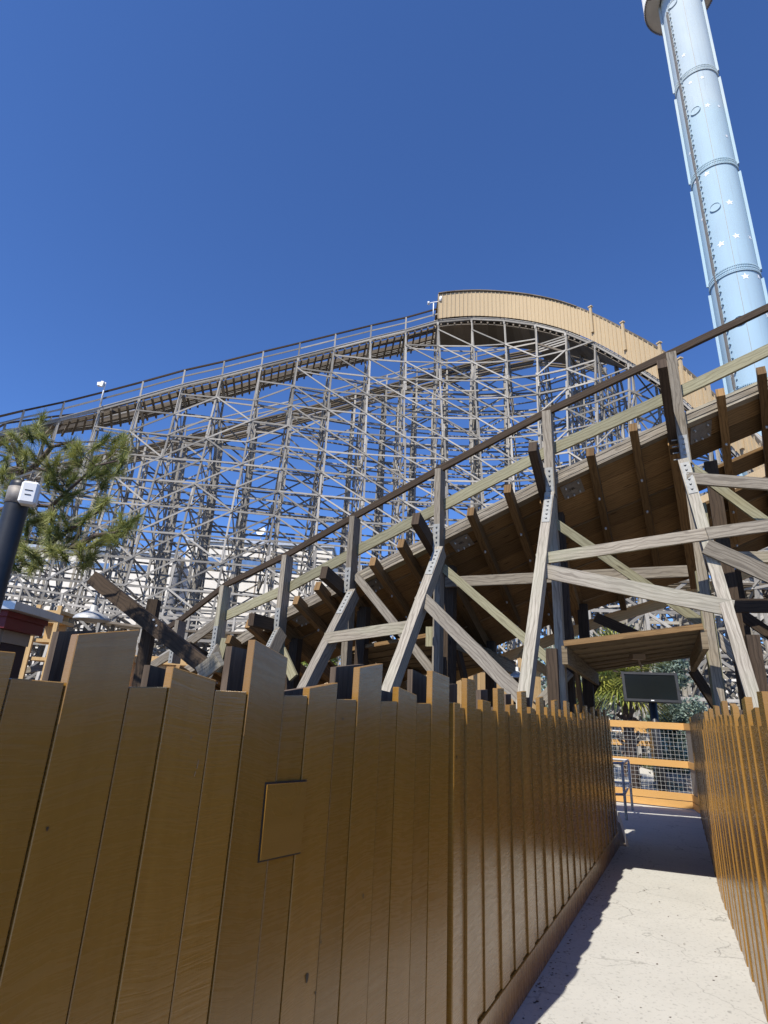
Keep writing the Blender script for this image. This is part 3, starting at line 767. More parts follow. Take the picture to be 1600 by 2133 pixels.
for i in range(NK - 1):
    topz = min(DN[i][2], DN[i + 1][2]) - .7; mb = MB()
    lv = levels(max(DN[i][2], DN[i + 1][2]) - .6)
    dense = 9 <= i <= 14
    for j in (0, 3, 1, 2):
        n_ = hn(i) * (1 if j < 2 else -1)
        for q, z in enumerate(lv):
            if z > topz + .9: continue
            if j in (1, 2) and q % 2: continue
            sag = rnd.uniform(-.05, .05)
            mb.bar(legpt(i, j, z + sag) + n_ * .09, legpt(i + 1, j, z + sag) + n_ * .09, rnd.uniform(.085, .12), .045, n_)
        if j in (0, 3):
            for q, z in enumerate(lv):
                if z + LV > topz: continue
                if dense and j == 0:
                    mb.bar(legpt(i + 1, j, z) + n_ * .13, legpt(i, j, z + LV) + n_ * .13, .095, .045, n_)
                elif (q + i) % 2 == 0 or j == 3:
                    if (i // 1) % 2 == 0: mb.bar(legpt(i, j, z) + n_ * .13, legpt(i + 1, j, z + LV) + n_ * .13, .095, .045, n_)
                    else: mb.bar(legpt(i, j, z + LV) + n_ * .13, legpt(i + 1, j, z) + n_ * .13, .095, .045, n_)
                elif j == 0 and i < 9:
                    mb.bar(legpt(i, j, z) + n_ * .13, legpt(i + 1, j, z + LV) + n_ * .13, .095, .045, n_)
    mb.build('bay_bracing', M['far'], th)
# track deck, handrails
track = MB(); ties = MB(); dk = MB()
for i in range(NK - 1):
    a, b = DN[i], DN[i + 1]; na, nb = hn(i), hn(i + 1)
    def at(o_, z=0.0): return (a - na * o_ + V(0, 0, z), b - nb * o_ + V(0, 0, z))
    for o_ in (.02, .22, .45):     # walkway planks
        p, q = at(o_ , -.02); dk.bar(p, q, .16, .05, (0, 0, 1))
    for o_ in (.80, .90, 1.75, 1.85):
        for z in (-.28, -.20, -.12, -.04):
            p, q = at(o_, z); track.bar(p, q, .10, .07, (0, 0, 1))
    for o_ in (2.2, 2.45, 2.68):
        p, q = at(o_, -.02); dk.bar(p, q, .16, .05, (0, 0, 1))
    p, q = at(0, -.12); dk.bar(p, q, .22, .06, tuple(na))
    p, q = at(2.72, -.12); dk.bar(p, q, .22, .06, tuple(na))
    nt_ = 5
    for k in range(nt_):
        t_ = (k + .5) / nt_; c = a * (1 - t_) + b * t_; n_ = unit(na * (1 - t_) + nb * t_)
        ties.bar(c + V(0, 0, -.40), c - n_ * TW + V(0, 0, -.40), .11, .15, (0, 0, 1))
dk.build('walkway', M['far'], th); track.build('running_track', M['fardark'], th); ties.build('ledgers', M['fardark'], th)
for (off, kmax) in ((0.0, IC), (2.7, IC)):
    mb = MB(); mb2 = MB()
    for i in range(kmax):
        a = DN[i] - hn(i) * off; b = DN[i + 1] - hn(i + 1) * off; z = V(0, 0, 1.05)
        mb.bar(a + z, b + z, .10, .09, tuple(hn(i)))
        mb2.bar(a + z * .55, b + z * .55, .10, .04, tuple(hn(i)))
        mb2.bar(a - V(0, 0, .1), a + z, .10, .10, tuple(hn(i)))
    mb.build('handrail', M['dark'], th); mb2.build('rail_posts', M['far'], th)
# shed over the crest
wl = MB(); rf = MB(); bt = MB(); fl = MB(); ob = MB()
def deckat(s_):
    i = int(min(max(math.floor(s_), 0), NK - 2)); t_ = s_ - i
    p0, p1, p2, p3 = DN[max(i - 1, 0)], DN[i], DN[i + 1], DN[min(i + 2, NK - 1)]
    c = .5 * (2 * p1 + (p2 - p0) * t_ + (2 * p0 - 5 * p1 + 4 * p2 - p3) * t_ ** 2 + (3 * p1 - p0 - 3 * p2 + p3) * t_ ** 3)
    return c, unit(hn(i) * (1 - t_) + hn(i + 1) * t_)
SH = 2.25; s0, s1 = IC, NK - 1; ns = (s1 - s0) * 4
for q in range(ns):
    u, v = s0 + q / 4, s0 + (q + 1) / 4
    (a, na), (b, nb) = deckat(u), deckat(v)
    for (o_, side) in (((-.12, 1), (2.85, -1)) if u < 17 else ((-.12, 1),)):
        pa, pb = a - na * o_, b - nb * o_
        lowz = .05
        h0, h1 = V(0, 0, lowz), V(0, 0, SH)
        wl.hexa([pa + h0, pb + h0, pb + h0 - nb * .04 * side, pa + h0 - na * .04 * side, pa + h1, pb + h1, pb + h1 - nb * .04 * side, pa + h1 - na * .04 * side], SH, .6, .04, .5)
        c = pa + na * .025 * side
        bt.bar(c + V(0, 0, .03), c + V(0, 0, SH + .01), .055, .04, tuple(na))
        c2 = (pa + pb) / 2 + na * .025 * side
        bt.bar(c2 + V(0, 0, .03), c2 + V(0, 0, SH + .01), .055, .04, tuple(na))
    pa, pb, pc, pd = a + na * .25, b + nb * .25, b - nb * 2.98, a - na * 2.98
    h0, h1 = V(0, 0, SH + .02), V(0, 0, SH + .09)
    if u >= 17.5:
        rf.bar(a + na * .13 + V(0, 0, SH + .035), b + nb * .13 + V(0, 0, SH + .035), .10, .06, tuple(na))
    if u < 17.5: rf.hexa([pa + h0, pb + h0, pc + h0, pd + h0, pa + h1, pb + h1, pc + h1, pd + h1], 1, 1, 1)
    fl.hexa([x + V(0, 0, -.62) for x in (a - na * .0, b - nb * .0, b - nb * 2.7, a - na * 2.7)] + [x + V(0, 0, -.56) for x in (a, b, b - nb * 2.7, a - na * 2.7)], .6, 2.7, .05)
sh = wl.build('shed_wall', M['tan'], th); bt.build('battens', M['tan'], sh)
rf.build('shed_roof', M['fardark'], th); fl.build('shed_underside', M['fardark'], th)
for k_, s_ in enumerate((18, 19.0, 19.95, 20.5, 21.25, 22)):
    a, na = deckat(s_); mb = MB(); p = a + na * .22
    mb.bar(p + V(0, 0, .7), p + V(0, 0, SH + .45), .16, .12, tuple(na)); mb.bar(p + V(0, 0, SH + .42) , p + V(0, 0, SH + .50), .26, .2, tuple(na)); mb.build('wall_post', M['tan'], th)
# maintenance platform hung below the shed
mb = MB(); a, na = deckat(16.05); b, nb = deckat(17.0)
for z in (-.8, -1.0, -1.2, -1.4): mb.bar((a[0] + na[0] * .12, a[1] + na[1] * .12, b[2] + z + .3), (b[0] + nb[0] * .12, b[1] + nb[1] * .12, b[2] + z + .3), .10, .05, tuple(na))
mb.build('platform_slats', M['far'], th)
mb = MB(); mb.hexa([x + V(0, 0, -1.9) for x in (a + na * .2, b + nb * .2, b - nb * 1.8, a - na * 1.8)] + [x + V(0, 0, -1.75) for x in (a + na * .2, b + nb * .2, b - nb * 1.8, a - na * 1.8)], 2, 2, .1)
mb.build('platform_floor', M['fardark'], th)
finish(th, (3.3, 35, 0))
def pole_device(label, px, ytop, i, kind):
    t = thing('wind_gauge' if kind else 'camera_mast', label, 'instrument')
    d = DN[i] + (V(-.35, 0, 0) if kind else V(0, 0, 0)) + hn(i) * .12; top = V(d[0], d[1], zat(d[0], d[1], ytop))
    mb = MB(); mb.tube([d + V(0, 0, .2), top], .045, 6); mb.build('mast', M['white'], t)
    mb = MB()
    if kind:
        mb.bar(top + V(-.35, 0, .0), top + V(.5, 0, .25), .05, .05); mb.tube([top + V(-.45, 0, 0), top + V(-.3, 0, 0)], .13, 8); mb.tube([top + V(.5, 0, .2), top + V(.55, 0, .65)], .1, 8); mb.build('vane', M['white'], t)
    else:
        mb.bar(top + V(-.45, 0, -.15), top + V(-.05, 0, -.1), .22, .2); mb.bar(top + V(-.15, -.1, -.35), top + V(-.1, -.1, 0), .16, .16); mb.build('camera', M['white'], t)
    finish(t, tuple(d))
pole_device('white wind gauge on a short mast at the open end of the shed', 897, 632, 13, True)
pole_device('white camera on a mast above the handrail at the left of the hill', 213, 797, 4, False)

# ------------------------------------------------------------------ lower coaster runs behind
def run(label, plan, zs, TWr=2.4, lvh=1.7, rows=3, seed=1, light=False):
    r2 = random.Random(seed)
    t = thing('coaster_run', label, 'roller coaster track', group='lower coaster runs behind the hill')
    n_ = len(plan); pts = [V(*p) for p in plan]
    tn_ = [unit(pts[min(i + 1, n_ - 1)] - pts[max(i - 1, 0)]) for i in range(n_)]
    for i in range(n_):
        nn = V(tn_[i][1], -tn_[i][0]); mb = MB(); top = zs[i]
        offs = [BAT * 0, -TWr * .5, -TWr]
        legs = [(.12, 0), (0, 0), (0, -TWr * .5), (0, -TWr), (-.12, -TWr)]
        def lp(l, z): b_, o_ = legs[l]; o2 = o_ + b_ * max(0, top - z); p = pts[i] + nn * o2; return V(p[0], p[1], z)
        for l in range(5): mb.bar(lp(l, -.2), lp(l, top), .14, .14, (nn[0], nn[1], 0))
        z = .8; tv = (tn_[i][0], tn_[i][1], 0)
        while z < top - .4:
            mb.bar(lp(0, z), lp(4, z), .13, .05, tv); z2 = min(z + lvh, top)
            mb.bar(lp(1, z), lp(3, z2), .12, .05, tv)
            if not light: mb.bar(lp(3, z), lp(1, z2), .12, .05, tv)
            z += lvh
        mb.build('bent', M['far'], t)
        if i < n_ - 1:
            mb = MB(); n2 = V(tn_[i + 1][1], -tn_[i + 1][0]); tp2 = zs[i + 1]
            def lq(l, z): b_, o_ = legs[l]; o2 = o_ + b_ * max(0, tp2 - z); p = pts[i + 1] + n2 * o2; return V(p[0], p[1], z)
            z = .8; q = 0
            while z < min(top, tp2) - .3:
                if light and z < 8.5: z += lvh; q += 1; continue
                for l in ((0, 4) if light else (0, 3, 4) if q % 2 else (0, 1, 4)): mb.bar(lp(l, z), lq(l, z), .13, .05, (nn[0], nn[1], 0))
                for l in (0, 4):
                    if r2.random() < (.3 if light else .75):
                        if (q + i + l) % 2: mb.bar(lp(l, z), lq(l, z + lvh), .12, .05, (nn[0], nn[1], 0))
                        else: mb.bar(lp(l, z + lvh), lq(l, z), .12, .05, (nn[0], nn[1], 0))
                z += lvh; q += 1
            mb.build('bay_bracing', M['far'], t)
    mb = MB(); mr_ = MB()
    for i in range(n_ - 1):
        nn = V(tn_[i][1], -tn_[i][0], 0)
        a = V(pts[i][0], pts[i][1], zs[i]); b = V(pts[i + 1][0], pts[i + 1][1], zs[i + 1])
        for o_ in (0, .3, .7, 1.0, 1.6, 2.0, 2.35): mb.bar(a - nn * o_, b - nn * o_, .22, .1, (0, 0, 1))
        for z in (.55, 1.0): mr_.bar(a + V(0, 0, z), b + V(0, 0, z), .1, .06, tuple(nn)); mr_.bar(a - nn * TWr + V(0, 0, z), b - nn * TWr + V(0, 0, z), .1, .06, tuple(nn))
        mr_.bar(a, a + V(0, 0, 1), .1, .1, tuple(nn))
    mb.build('track_deck', M['fardark'], t); mr_.build('handrail', M['far'], t)
    finish(t, (plan[0][0], plan[0][1], 0))
cl_ = [(-420, 1060, 31.5), (-60, 1006, 35), (400, 908, 38.5), (620, 855, 39.8), (850, 791, 41), (1000, 752, 41), (1110, 727, 40.5), (1215, 735, 38.5), (1300, 775, 36)]
cp3 = [P(*q) for q in cl_]; acc = [0]
for a, b in zip(cp3, cp3[1:]): acc.append(acc[-1] + float(np.linalg.norm(b[:2] - a[:2])))
tt_ = np.arange(0, acc[-1], 2.5)
run('coaster track climbing inside the tall lattice, behind the hill', [(float(np.interp(u, acc, [q[0] for q in cp3])), float(np.interp(u, acc, [q[1] for q in cp3]))) for u in tt_], [float(np.interp(u, acc, [q[2] for q in cp3])) for u in tt_], seed=3, light=True)
run('low coaster run at the hill foot, over the left end of the fence', [(x, 26.5 - .10 * x) for x in np.arange(-20, -1, 2.2)], [5.2 + .6 * math.sin(x * .2) for x in np.arange(-20, -1, 2.2)], seed=5)
xs = np.arange(6.5, 27, 2.3)
run('coaster run seen through the legs at the right, beyond the screen', [(x, 25 - .12 * x) for x in xs], [zat(x, 25 - .12 * x, 1215 + 2 * (x - 14)) for x in xs], seed=8)
xs = np.arange(8.5, 34, 2.4)
run('far coaster run at the right edge, behind the nearer one', [(x, 37 + .05 * x) for x in xs], [12.5 + .5 * math.sin(x * .3) for x in xs], seed=9)

# ------------------------------------------------------------------ tower
TX, TY, TR = 22.33, 30.0, 1.42
tt = thing('observation_tower', 'pale blue observation tower with white stars rising out of the top right corner', 'tower')
mb = MB(); zs_ = [zat(TX - 1.0, TY - 1.6, y) for y in (802, 556, 333, 137)]
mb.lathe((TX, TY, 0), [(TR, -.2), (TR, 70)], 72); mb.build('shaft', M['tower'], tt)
def cyl(px, py, Rr=TR):
    r = ray(px, py); ox, oy = -TX, -TY; A_ = r[0] ** 2 + r[1] ** 2; B_ = 2 * (r[0] * ox + r[1] * oy); C_ = ox * ox + oy * oy - Rr * Rr
    dsc = B_ * B_ - 4 * A_ * C_
    if dsc < 0: dsc = 0
    t_ = (-B_ - math.sqrt(dsc)) / (2 * A_); p = EYE + r * t_; return p, math.atan2(p[1] - TY, p[0] - TX)
def cp_(a, z, r): return V(TX + r * math.cos(a), TY + r * math.sin(a), z)
for z in zs_:
    mb = MB(); mb.lathe((TX, TY, z), [(TR, -.03), (TR + .07, -.03), (TR + .07, .03), (TR, .03)], 72, smooth=False)
    for k in range(90):
        a = 2 * math.pi * k / 90
        for zz in (.12, .3, .48):
            mb.bar(cp_(a, z + zz - .05, TR + .03), cp_(a, z + zz + .05, TR + .03), .06, .08, (math.cos(a), math.sin(a), 0))
    mb.build('bolted_flange', M['tower'], tt)
az_slot = cyl(1466, 440)[1]
view = math.atan2(-TY, -TX)
fins = [view + 1.38, view - 1.38, cyl(1556, 440)[1], view + 2.5, view - 2.3]
for a in fins:
    mb = MB(); zb = [0] + sorted(zs_) + [70]
    for z0, z1 in zip(zb, zb[1:]):
        mb.bar(cp_(a, z0 + .35, TR + .1), cp_(a, z1 - .35, TR + .1), .09, .17 if a != fins[2] else .08, (math.cos(a), math.sin(a), 0), .5)
    mb.build('guide_fin', M['tower'], tt)
mb = MB(); mb.bar(cp_(az_slot, 0, TR + .06), cp_(az_slot, 56, TR + .06), .07, .12, (math.cos(az_slot), math.sin(az_slot), 0), .5); mb.build('cable_rail', M['darkplate'], tt)
mb = MB()
for da in (.07, .12): mb.bar(cp_(az_slot - da, 0, TR + .015), cp_(az_slot - da, 56, TR + .015), .03, .03, (math.cos(az_slot), math.sin(az_slot), 0), .5)
mb.build('conduits', M['darkplate'], tt)
lad = MB(); z = 14
sgn = 1 if cyl(1480, 440)[1] > az_slot else -1
while z < 57:
    a = az_slot + sgn * .13
    lad.bar(cp_(a, z, TR), cp_(a, z, TR + .15), .11, .07, (0, 0, 1)); 
    lad.bar(cp_(az_slot + sgn * .10, z + .5, TR + .05), cp_(az_slot + sgn * .17, z + .5, TR + .05), .05, .06, (0, 0, 1)); z += 1.0
lad.build('climbing_rungs', M['tower'], tt)
mb = MB(); a0 = cyl(1476, 440)[1]
a_ = cyl(1515, 470)[1]; mb.bar(cp_(a_, 0, TR + .004), cp_(a_, 70, TR + .004), .02, .01, (math.cos(a_), math.sin(a_), 0)); mb.build('seam', M['darkplate'], tt)
for (px, py) in ((1449, 231), (1490, 432), (1541, 668), (1402, 8)):
    p, a = cyl(px, py); n_ = V(math.cos(a), math.sin(a), 0); mb = MB()
    mb.lathe(tuple(p - n_ * .1), [(.30, 0), (.30, .17), (.34, .17), (.34, 0)], 24, axis=tuple(n_), smooth=False)
    po = mb.build('porthole', M['tower'], tt)
    mb = MB(); mb.lathe(tuple(p), [(.295, .035), (.0005, .035)], 24, axis=tuple(n_), smooth=False); mb.build('porthole_cover', M['tower'], po)
stars = [(1438, 172, .2), (1463, 161, .2), (1474, 219, .26), (1498, 221, .2), (1514, 283, .2), (1472, 362, .27), (1520, 421, .3), (1534, 491, .3), (1563, 495, .26), (1502, 508, .3), (1493, 431, .2),
         (1553, 575, .32), (1581, 576, .3), (1525, 781, .28), (1437, 320, .2), (1463, 457, .2), (1424, 115, .22), (1599, 657, .34), (1590, 730, .3), (1448, 380, .2)]
for (px, py, r) in stars:
    r = r * .85
    p, a = cyl(px, py, TR + .012); n_ = V(math.cos(a), math.sin(a), 0); tx = V(-math.sin(a), math.cos(a), 0); rot = rnd.uniform(-.4, .4); mb = MB(); pts = []
    for k in range(10):
        rr = r if k % 2 == 0 else r * .42; t_ = rot + math.pi / 2 + k * math.pi / 5; dx = rr * math.cos(t_); aa = a + dx / TR
        q = cp_(aa, p[2] + rr * math.sin(t_), TR + .014); pts.append(q)
    b_ = len(mb.v); c_ = cp_(a, p[2], TR + .016)
    for k in range(10): mb.quadface([c_, pts[k], pts[(k + 1) % 10]], [(0, 0)] * 3, .5)
    mb.build('star', M['star'], tt)
gz = 58.3; Ro = 2.6
mb = MB(); mb.lathe((TX, TY, gz), [(TR + .12, .1), (TR + .12, 0), (Ro, 0), (Ro, .12)], 64, smooth=False); ca = mb.build('cabin_floor', M['ringcream'], tt)
mb = MB(); prof_n = 96
for k in range(prof_n):
    a = 2 * math.pi * k / prof_n
    mb.bar(cp_(a, gz + .05, Ro + .03), cp_(a, gz + 3.2, Ro + .03), .10, .10, (math.cos(a), math.sin(a), 0), .5)
mb.lathe((TX, TY, gz), [(Ro, .02), (Ro, 3.2), (TR + .1, 3.4)], 64)
mb.build('cabin_wall', M['ringwhite'], tt)
mb = MB()
for k in range(120):
    a = 2 * math.pi * k / 120; mb.bar(cp_(a, gz - .03, Ro - .02), cp_(a, gz - .03, Ro + .10), .07, .12, (0, 0, 1))
mb.build('cabin_rim', M['darkplate'], tt)
a = view + .95 * -1; mb = MB(); mb.bar(cp_(a, gz - .02, 2.3), cp_(a, gz - .02, 2.62), .22, .04, (0, 0, -1)); mb.build('hatch', M['black'], tt)
finish(tt, (TX, TY, 0))

# ------------------------------------------------------------------ buildings
def building(label, x0, x1, y0, y1, z1, band=None, name='white_building'):
    t = thing(name, label, 'building')
    mb = MB(); mb.box((x0, y0, -.2), (x1, y1, z1)); mb.build('wall', M['stucco'], t)
    mb = MB(); mb.box((x0 - .2, y0 - .25, z1 + .003), (x1 + .2, y1 + .2, z1 + .35)); mb.build('parapet', M['roofmetal'], t)
    mb = MB()
    n_ = int((x1 - x0) / 6)
    for k in range(1, n_): mb.bar((x0 + k * (x1 - x0) / n_, y0 - .004, 0), (x0 + k * (x1 - x0) / n_, y0 - .004, z1 - .1), .12, .06)
    mb.build('wall_joints', M['beige'], t)
    if band:
        for k in range(max(1, int((x1 - x0 - 1) / 4))):
            a = x0 + .6 + k * 4
            mb = MB(); mb.box((a, y0 - .06, band[0]), (a + 3.6, y0 + .1, band[1])); mb.build('window', M['blueband'], t)
    finish(t, ((x0 + x1) / 2, (y0 + y1) / 2, 0))
a = P(395, 1106, 60); b = P(693, 1142, 60)
building('tall white stucco building behind the middle of the coaster lattice', a[0], b[0], 60, 75, b[2], (b[2] - 3.0, b[2] - 1.7))
a2 = P(60, 1178, 58)
building('lower white stucco building behind the left of the coaster lattice', a2[0] - 12, a[0] - .4, 58, 72, P(250, 1150, 58)[2], (P(250, 1175, 58)[2] - .6, P(250, 1175, 58)[2]))
c = P(1235, 1330, 75); d = P(1700, 1330, 75)
building('long white building beyond the right coaster runs', c[0], d[0], 75, 85, c[2], None)
t = thing('satellite_dish', 'white satellite dish on the roof of the tall white building', 'dish')
c = P(545, 1108, 61); mb = MB(); mb.lathe(tuple(c), [(.01, 0), (.35, .05), (.55, .2)], 20, axis=(-.3, -1, .3)); mb.build('reflector', M['white'], t)
mb = MB(); mb.bar((c[0], c[1], b[2]), c, .1, .1); mb.build('mast', M['steel'], t); finish(t, (c[0], c[1], b[2]))

# tan board wall and sheds behind the low end of the track
def boardwall(label, a, b, z0, z1, posts=True):
    t = thing('board_wall', label, 'wall', group='fresh tan board walls')
    a = V(*a); b = V(*b); L = np.linalg.norm(b - a); d = (b - a) / L; n_ = V(d[1], -d[0]); mb = MB(); s_ = 0
    while s_ < L:
        board(mb, a, d, n_, s_, min(s_ + .2, L), z0, z1, z1, rnd.uniform(0, .01), .03); s_ += .2
    mb.build('boards', M['newwood'], t); mb = MB()
    for z in (z0 + .3, (z0 + z1) / 2, z1 - .1):
        p, q = a + n_ * .06, b + n_ * .06; mb.bar((p[0], p[1], z), (q[0], q[1], z), .12, .05, (n_[0], n_[1], 0))
    s_ = .3
    while s_ < L:
        p = a + d * s_ + n_ * .11; mb.bar((p[0], p[1], -.1), (p[0], p[1], z1 + .1), .1, .05, (n_[0], n_[1], 0)); s_ += 1.3
    mb.build('framing', M['newwood'], t); finish(t, (a[0], a[1], 0))
boardwall('tan board wall glimpsed behind the low left end of the track', (-5.5, 12.6), (-1.9, 12.9), -.1, 2.35)
boardwall('tan board wall seen through the gaps of the deck above the fence corner', (-.6, 12.8), (4.0, 14.3), -.1, 2.75)

# ------------------------------------------------------------------ kiosk with metal roof
t = thing('kiosk', 'dark kiosk with burgundy fascia and grey metal roof at the left edge', 'kiosk')
kx1 = P(38, 1290, 5.6); rz = P(60, 1262, 5.6)[2]; x1 = kx1[0]; 
mb = MB(); mb.box((x1 - 3, 5.6, -.15), (x1 - .10, 6.0, rz - .36)); mb.build('wall', M['darkred'], t)
mb = MB(); mb.box((x1 - 3.02, 5.57, rz - .357), (x1 - .09, 6.02, rz - .24)); mb.bar((x1 - .13, 5.56, -.15), (x1 - .13, 5.56, rz - .24), .06, .05); mb.build('trim', M['beige'], t)
mb = MB(); mb.box((x1 - 3.1, 5.45, rz - .237), (x1 - .02, 6.1, rz - .08)); mb.box((x1 - 3.12, 5.42, rz - .13), (x1 + .0, 6.12, rz - .078)); mb.build('fascia', M['burg'], t)
mb = MB(); mb.box((x1 - 3.2, 5.34, rz - .075), (x1 + .10, 6.2, rz)); mb.build('roof', M['roofmetal'], t)
mb = MB(); mb.box((x1 - .62, 5.57, 1.45), (x1 - .22, 5.64, 1.78)); mb.build('opening', M['black'], t)
finish(t, (x1, 5.6, 0))
# crate-like stacked lumber frame beside the kiosk
t = thing('lumber_rack', 'sunlit rack of fresh lumber between the kiosk and the tallest fence board', 'rack')
a = P(92, 1320, 8.2); mb = MB(); w_ = .36
for k, z in enumerate((1.9, 2.15, 2.42, 2.55)): mb.box((a[0] - w_ / 2, 8.2, z), (a[0] + w_ / 2, 8.6, z + .045))
for x in (a[0] - w_ / 2 + .03, a[0] + w_ / 2 - .03): mb.box((x - .03, 8.16, -.1), (x + .03, 8.197, 2.66))
mb.build('frame', M['newwood'], t); mb = MB(); mb.box((a[0] - w_ / 2 + .03, 8.45, 2.2), (a[0] + w_ / 2 - .03, 8.48, 2.6)); mb.build('back_panel', M['newwood'], t)
mb = MB()
for k in range(8): mb.bar((a[0] - .3, 8.3, .9 + k * .12), (a[0] + .3, 8.35, .93 + k * .12 + (.1 if k % 2 else -.08)), .08, .05)
mb.build('offcuts', M['grey'], t)
finish(t, (a[0], 8.2, 0))

# ------------------------------------------------------------------ black pole with white box
t = thing('lamp_pole', 'thick black metal pole at the left edge with a white box strapped near its top', 'pole')
c = P(48, 1005, 3.5); mb = MB(); mb.lathe((c[0], c[1], 0), [(.068, -.15), (.068, c[2] - .03), (.066, c[2] - .005), (.05, c[2]), (.001, c[2] + .003)], 28); mb.build('pole', M['black'], t)
zb = zat(c[0] + .09, c[1] - .03, 1032); mb = MB(); mb.bar((c[0] + .10, c[1] - .055, zb - .075), (c[0] + .10, c[1] - .055, zb + .075), .10, .09, (.35, -.9, 0)); bx_ = mb.build('white_box', M['white'], t, bevel=.014)
mb = MB(); mb.lathe((c[0], c[1], zb - .06), [(.069, 0), (.0725, .001), (.0725, .11), (.069, .111)], 28); mb.build('collar', M['darkplate'], t)
mb = MB()
for (z, w) in ((.012, .045), (-.018, .035)):
    n_ = unit((.35, -.9, 0)); s_ = unit(np.cross(V(0, 0, 1), n_)); p = V(c[0] + .10, c[1] - .055, zb + z) + n_ * .0465
    mb.bar(p - s_ * w / 2, p + s_ * w / 2, .005, .002, tuple(n_))
mb.build('box_marking', M['black'], bx_)
finish(t, (c[0], c[1], 0))

# ------------------------------------------------------------------ pine
t = thing('pine_tree', 'pine with tufts of long green needles reaching in at the left, before the hill', 'tree')
tp = V(-5.6, 5.4); mb = MB(); mb.tube([(tp[0], tp[1], -.2), (tp[0] + .05, tp[1], 1.5), (tp[0] - .05, tp[1] + .05, 3.2), (tp[0] + .1, tp[1], 4.6), (tp[0], tp[1], 5.4)], [.16, .14, .11, .07, .03], 12)
mb.build('trunk', M['bark'], t)
branches = [
    [(-150, 1010, 5.2), (0, 985, 4.9), (45, 985, 4.8), (90, 955, 4.7), (85, 900, 4.6)],
    [(-150, 1030, 5.1), (0, 980, 4.7), (70, 975, 4.6), (120, 985, 4.5), (135, 1010, 4.4)],
    [(-100, 1080, 5.0), (0, 1062, 4.8), (60, 1050, 4.6), (105, 1055, 4.5), (150, 1015, 4.4), (200, 970, 4.3), (245, 960, 4.2)],
    [(-100, 1110, 5.0), (30, 1125, 4.8), (100, 1133, 4.6), (150, 1142, 4.5), (178, 1172, 4.4)],
    [(100, 1133, 4.6), (150, 1100, 4.5), (205, 1065, 4.4)],
    [(150, 1142, 4.5), (200, 1115, 4.4), (240, 1110, 4.3), (270, 1085, 4.3)],
    [(45, 985, 4.8), (30, 930, 4.7), (10, 900, 4.6)], [(70, 975, 4.6), (110, 930, 4.5), (150, 920, 4.4)],
    [(30, 1125, 4.8), (50, 1170, 4.7), (40, 1190, 4.7)], [(105, 1055, 4.5), (125, 1085, 4.5)], [(150, 1142, 4.5), (165, 1110, 4.5), (170, 1085, 4.4)]]
mb = MB(); tips = []
for br in branches:
    pts = [P(*q) for q in br]; mb.tube(pts, list(np.linspace(.026, .006, len(pts))), 6); tips.append((pts[-1], unit(pts[-1] - pts[-2])))
mb.build('branches', M['bark'], t)
nm = MB(); tw = MB()
cl = [(85, 880), (78, 905), (95, 920), (60, 905), (35, 915), (15, 930), (40, 940), (55, 960), (10, 965), (5, 990), (25, 1010), (15, 1040), (70, 950), (120, 960), (140, 925), (150, 940), (165, 935), (160, 960), (135, 985),
      (115, 1000), (125, 1020), (145, 1005), (105, 975), (150, 1030), (130, 1045), (100, 1010), (200, 930), (215, 920), (245, 915), (255, 925), (235, 940), (260, 945), (250, 965), (225, 975), (210, 985), (195, 970), (240, 985), (215, 1005), (190, 990),
      (205, 1058), (213, 1050), (70, 1085), (55, 1110), (90, 1080), (110, 1085), (85, 1100), (120, 1110), (100, 1120), (140, 1090), (160, 1095), (175, 1080), (150, 1120), (165, 1150), (185, 1160), (180, 1175), (170, 1130), (200, 1135),
      (225, 1110), (245, 1105), (255, 1090), (278, 1085), (240, 1125), (215, 1120), (262, 1105), (60, 1150), (45, 1165), (80, 1165), (30, 1180), (70, 1180), (20, 1150), (5, 1120), (40, 1130), (10, 1080), (60, 1060), (110, 1150), (130, 1160)]
bp = []
for br in branches:
    q = [P(*z) for z in br]
    for a, b in zip(q, q[1:]):
        for u in np.linspace(0, 1, 6): bp.append(a * (1 - u) + b * u)
bp = np.array(bp)
for (px, py) in cl:
    c = P(px + rnd.uniform(-3, 3), py + rnd.uniform(-3, 3), rnd.uniform(4.15, 4.75))
    nb_ = bp[np.argmin(np.linalg.norm(bp - c, axis=1))]
    tw.tube([nb_, (nb_ + c) / 2 + V(0, 0, -.01), c], [.004, .004, .003], 5)
    d0 = unit(unit(c - nb_ + V(0, 0, 1e-4)) * .6 + V(rnd.uniform(-.3, .5), rnd.uniform(-.3, .3), .75)); tone0 = rnd.uniform(.15, .85)
    nn_ = 270
    for q in range(nn_):
        base = c + d0 * rnd.uniform(-.07, .05)
        r_ = V(rnd.gauss(0, 1), rnd.gauss(0, 1), rnd.gauss(0, 1)); r_ = unit(r_)
        dr = unit(d0 * rnd.uniform(.0, 1.0) + r_ * .8); Ln = rnd.uniform(.07, .135)
        sd_ = unit(np.cross(dr, r_ + V(.01, .02, .03))) * .0028
        tip = base + dr * Ln + V(0, 0, -.008)
        tn2 = min(1, max(0, tone0 + rnd.uniform(-.45, .45)))
        nm.quadface([base - sd_, base + sd_, tip], [(0, 0)] * 3, tn2)
tw.build('twigs', M['bark'], t); nm.build('needles', M['needle'], t)
finish(t, (tp[0], tp[1], 0))

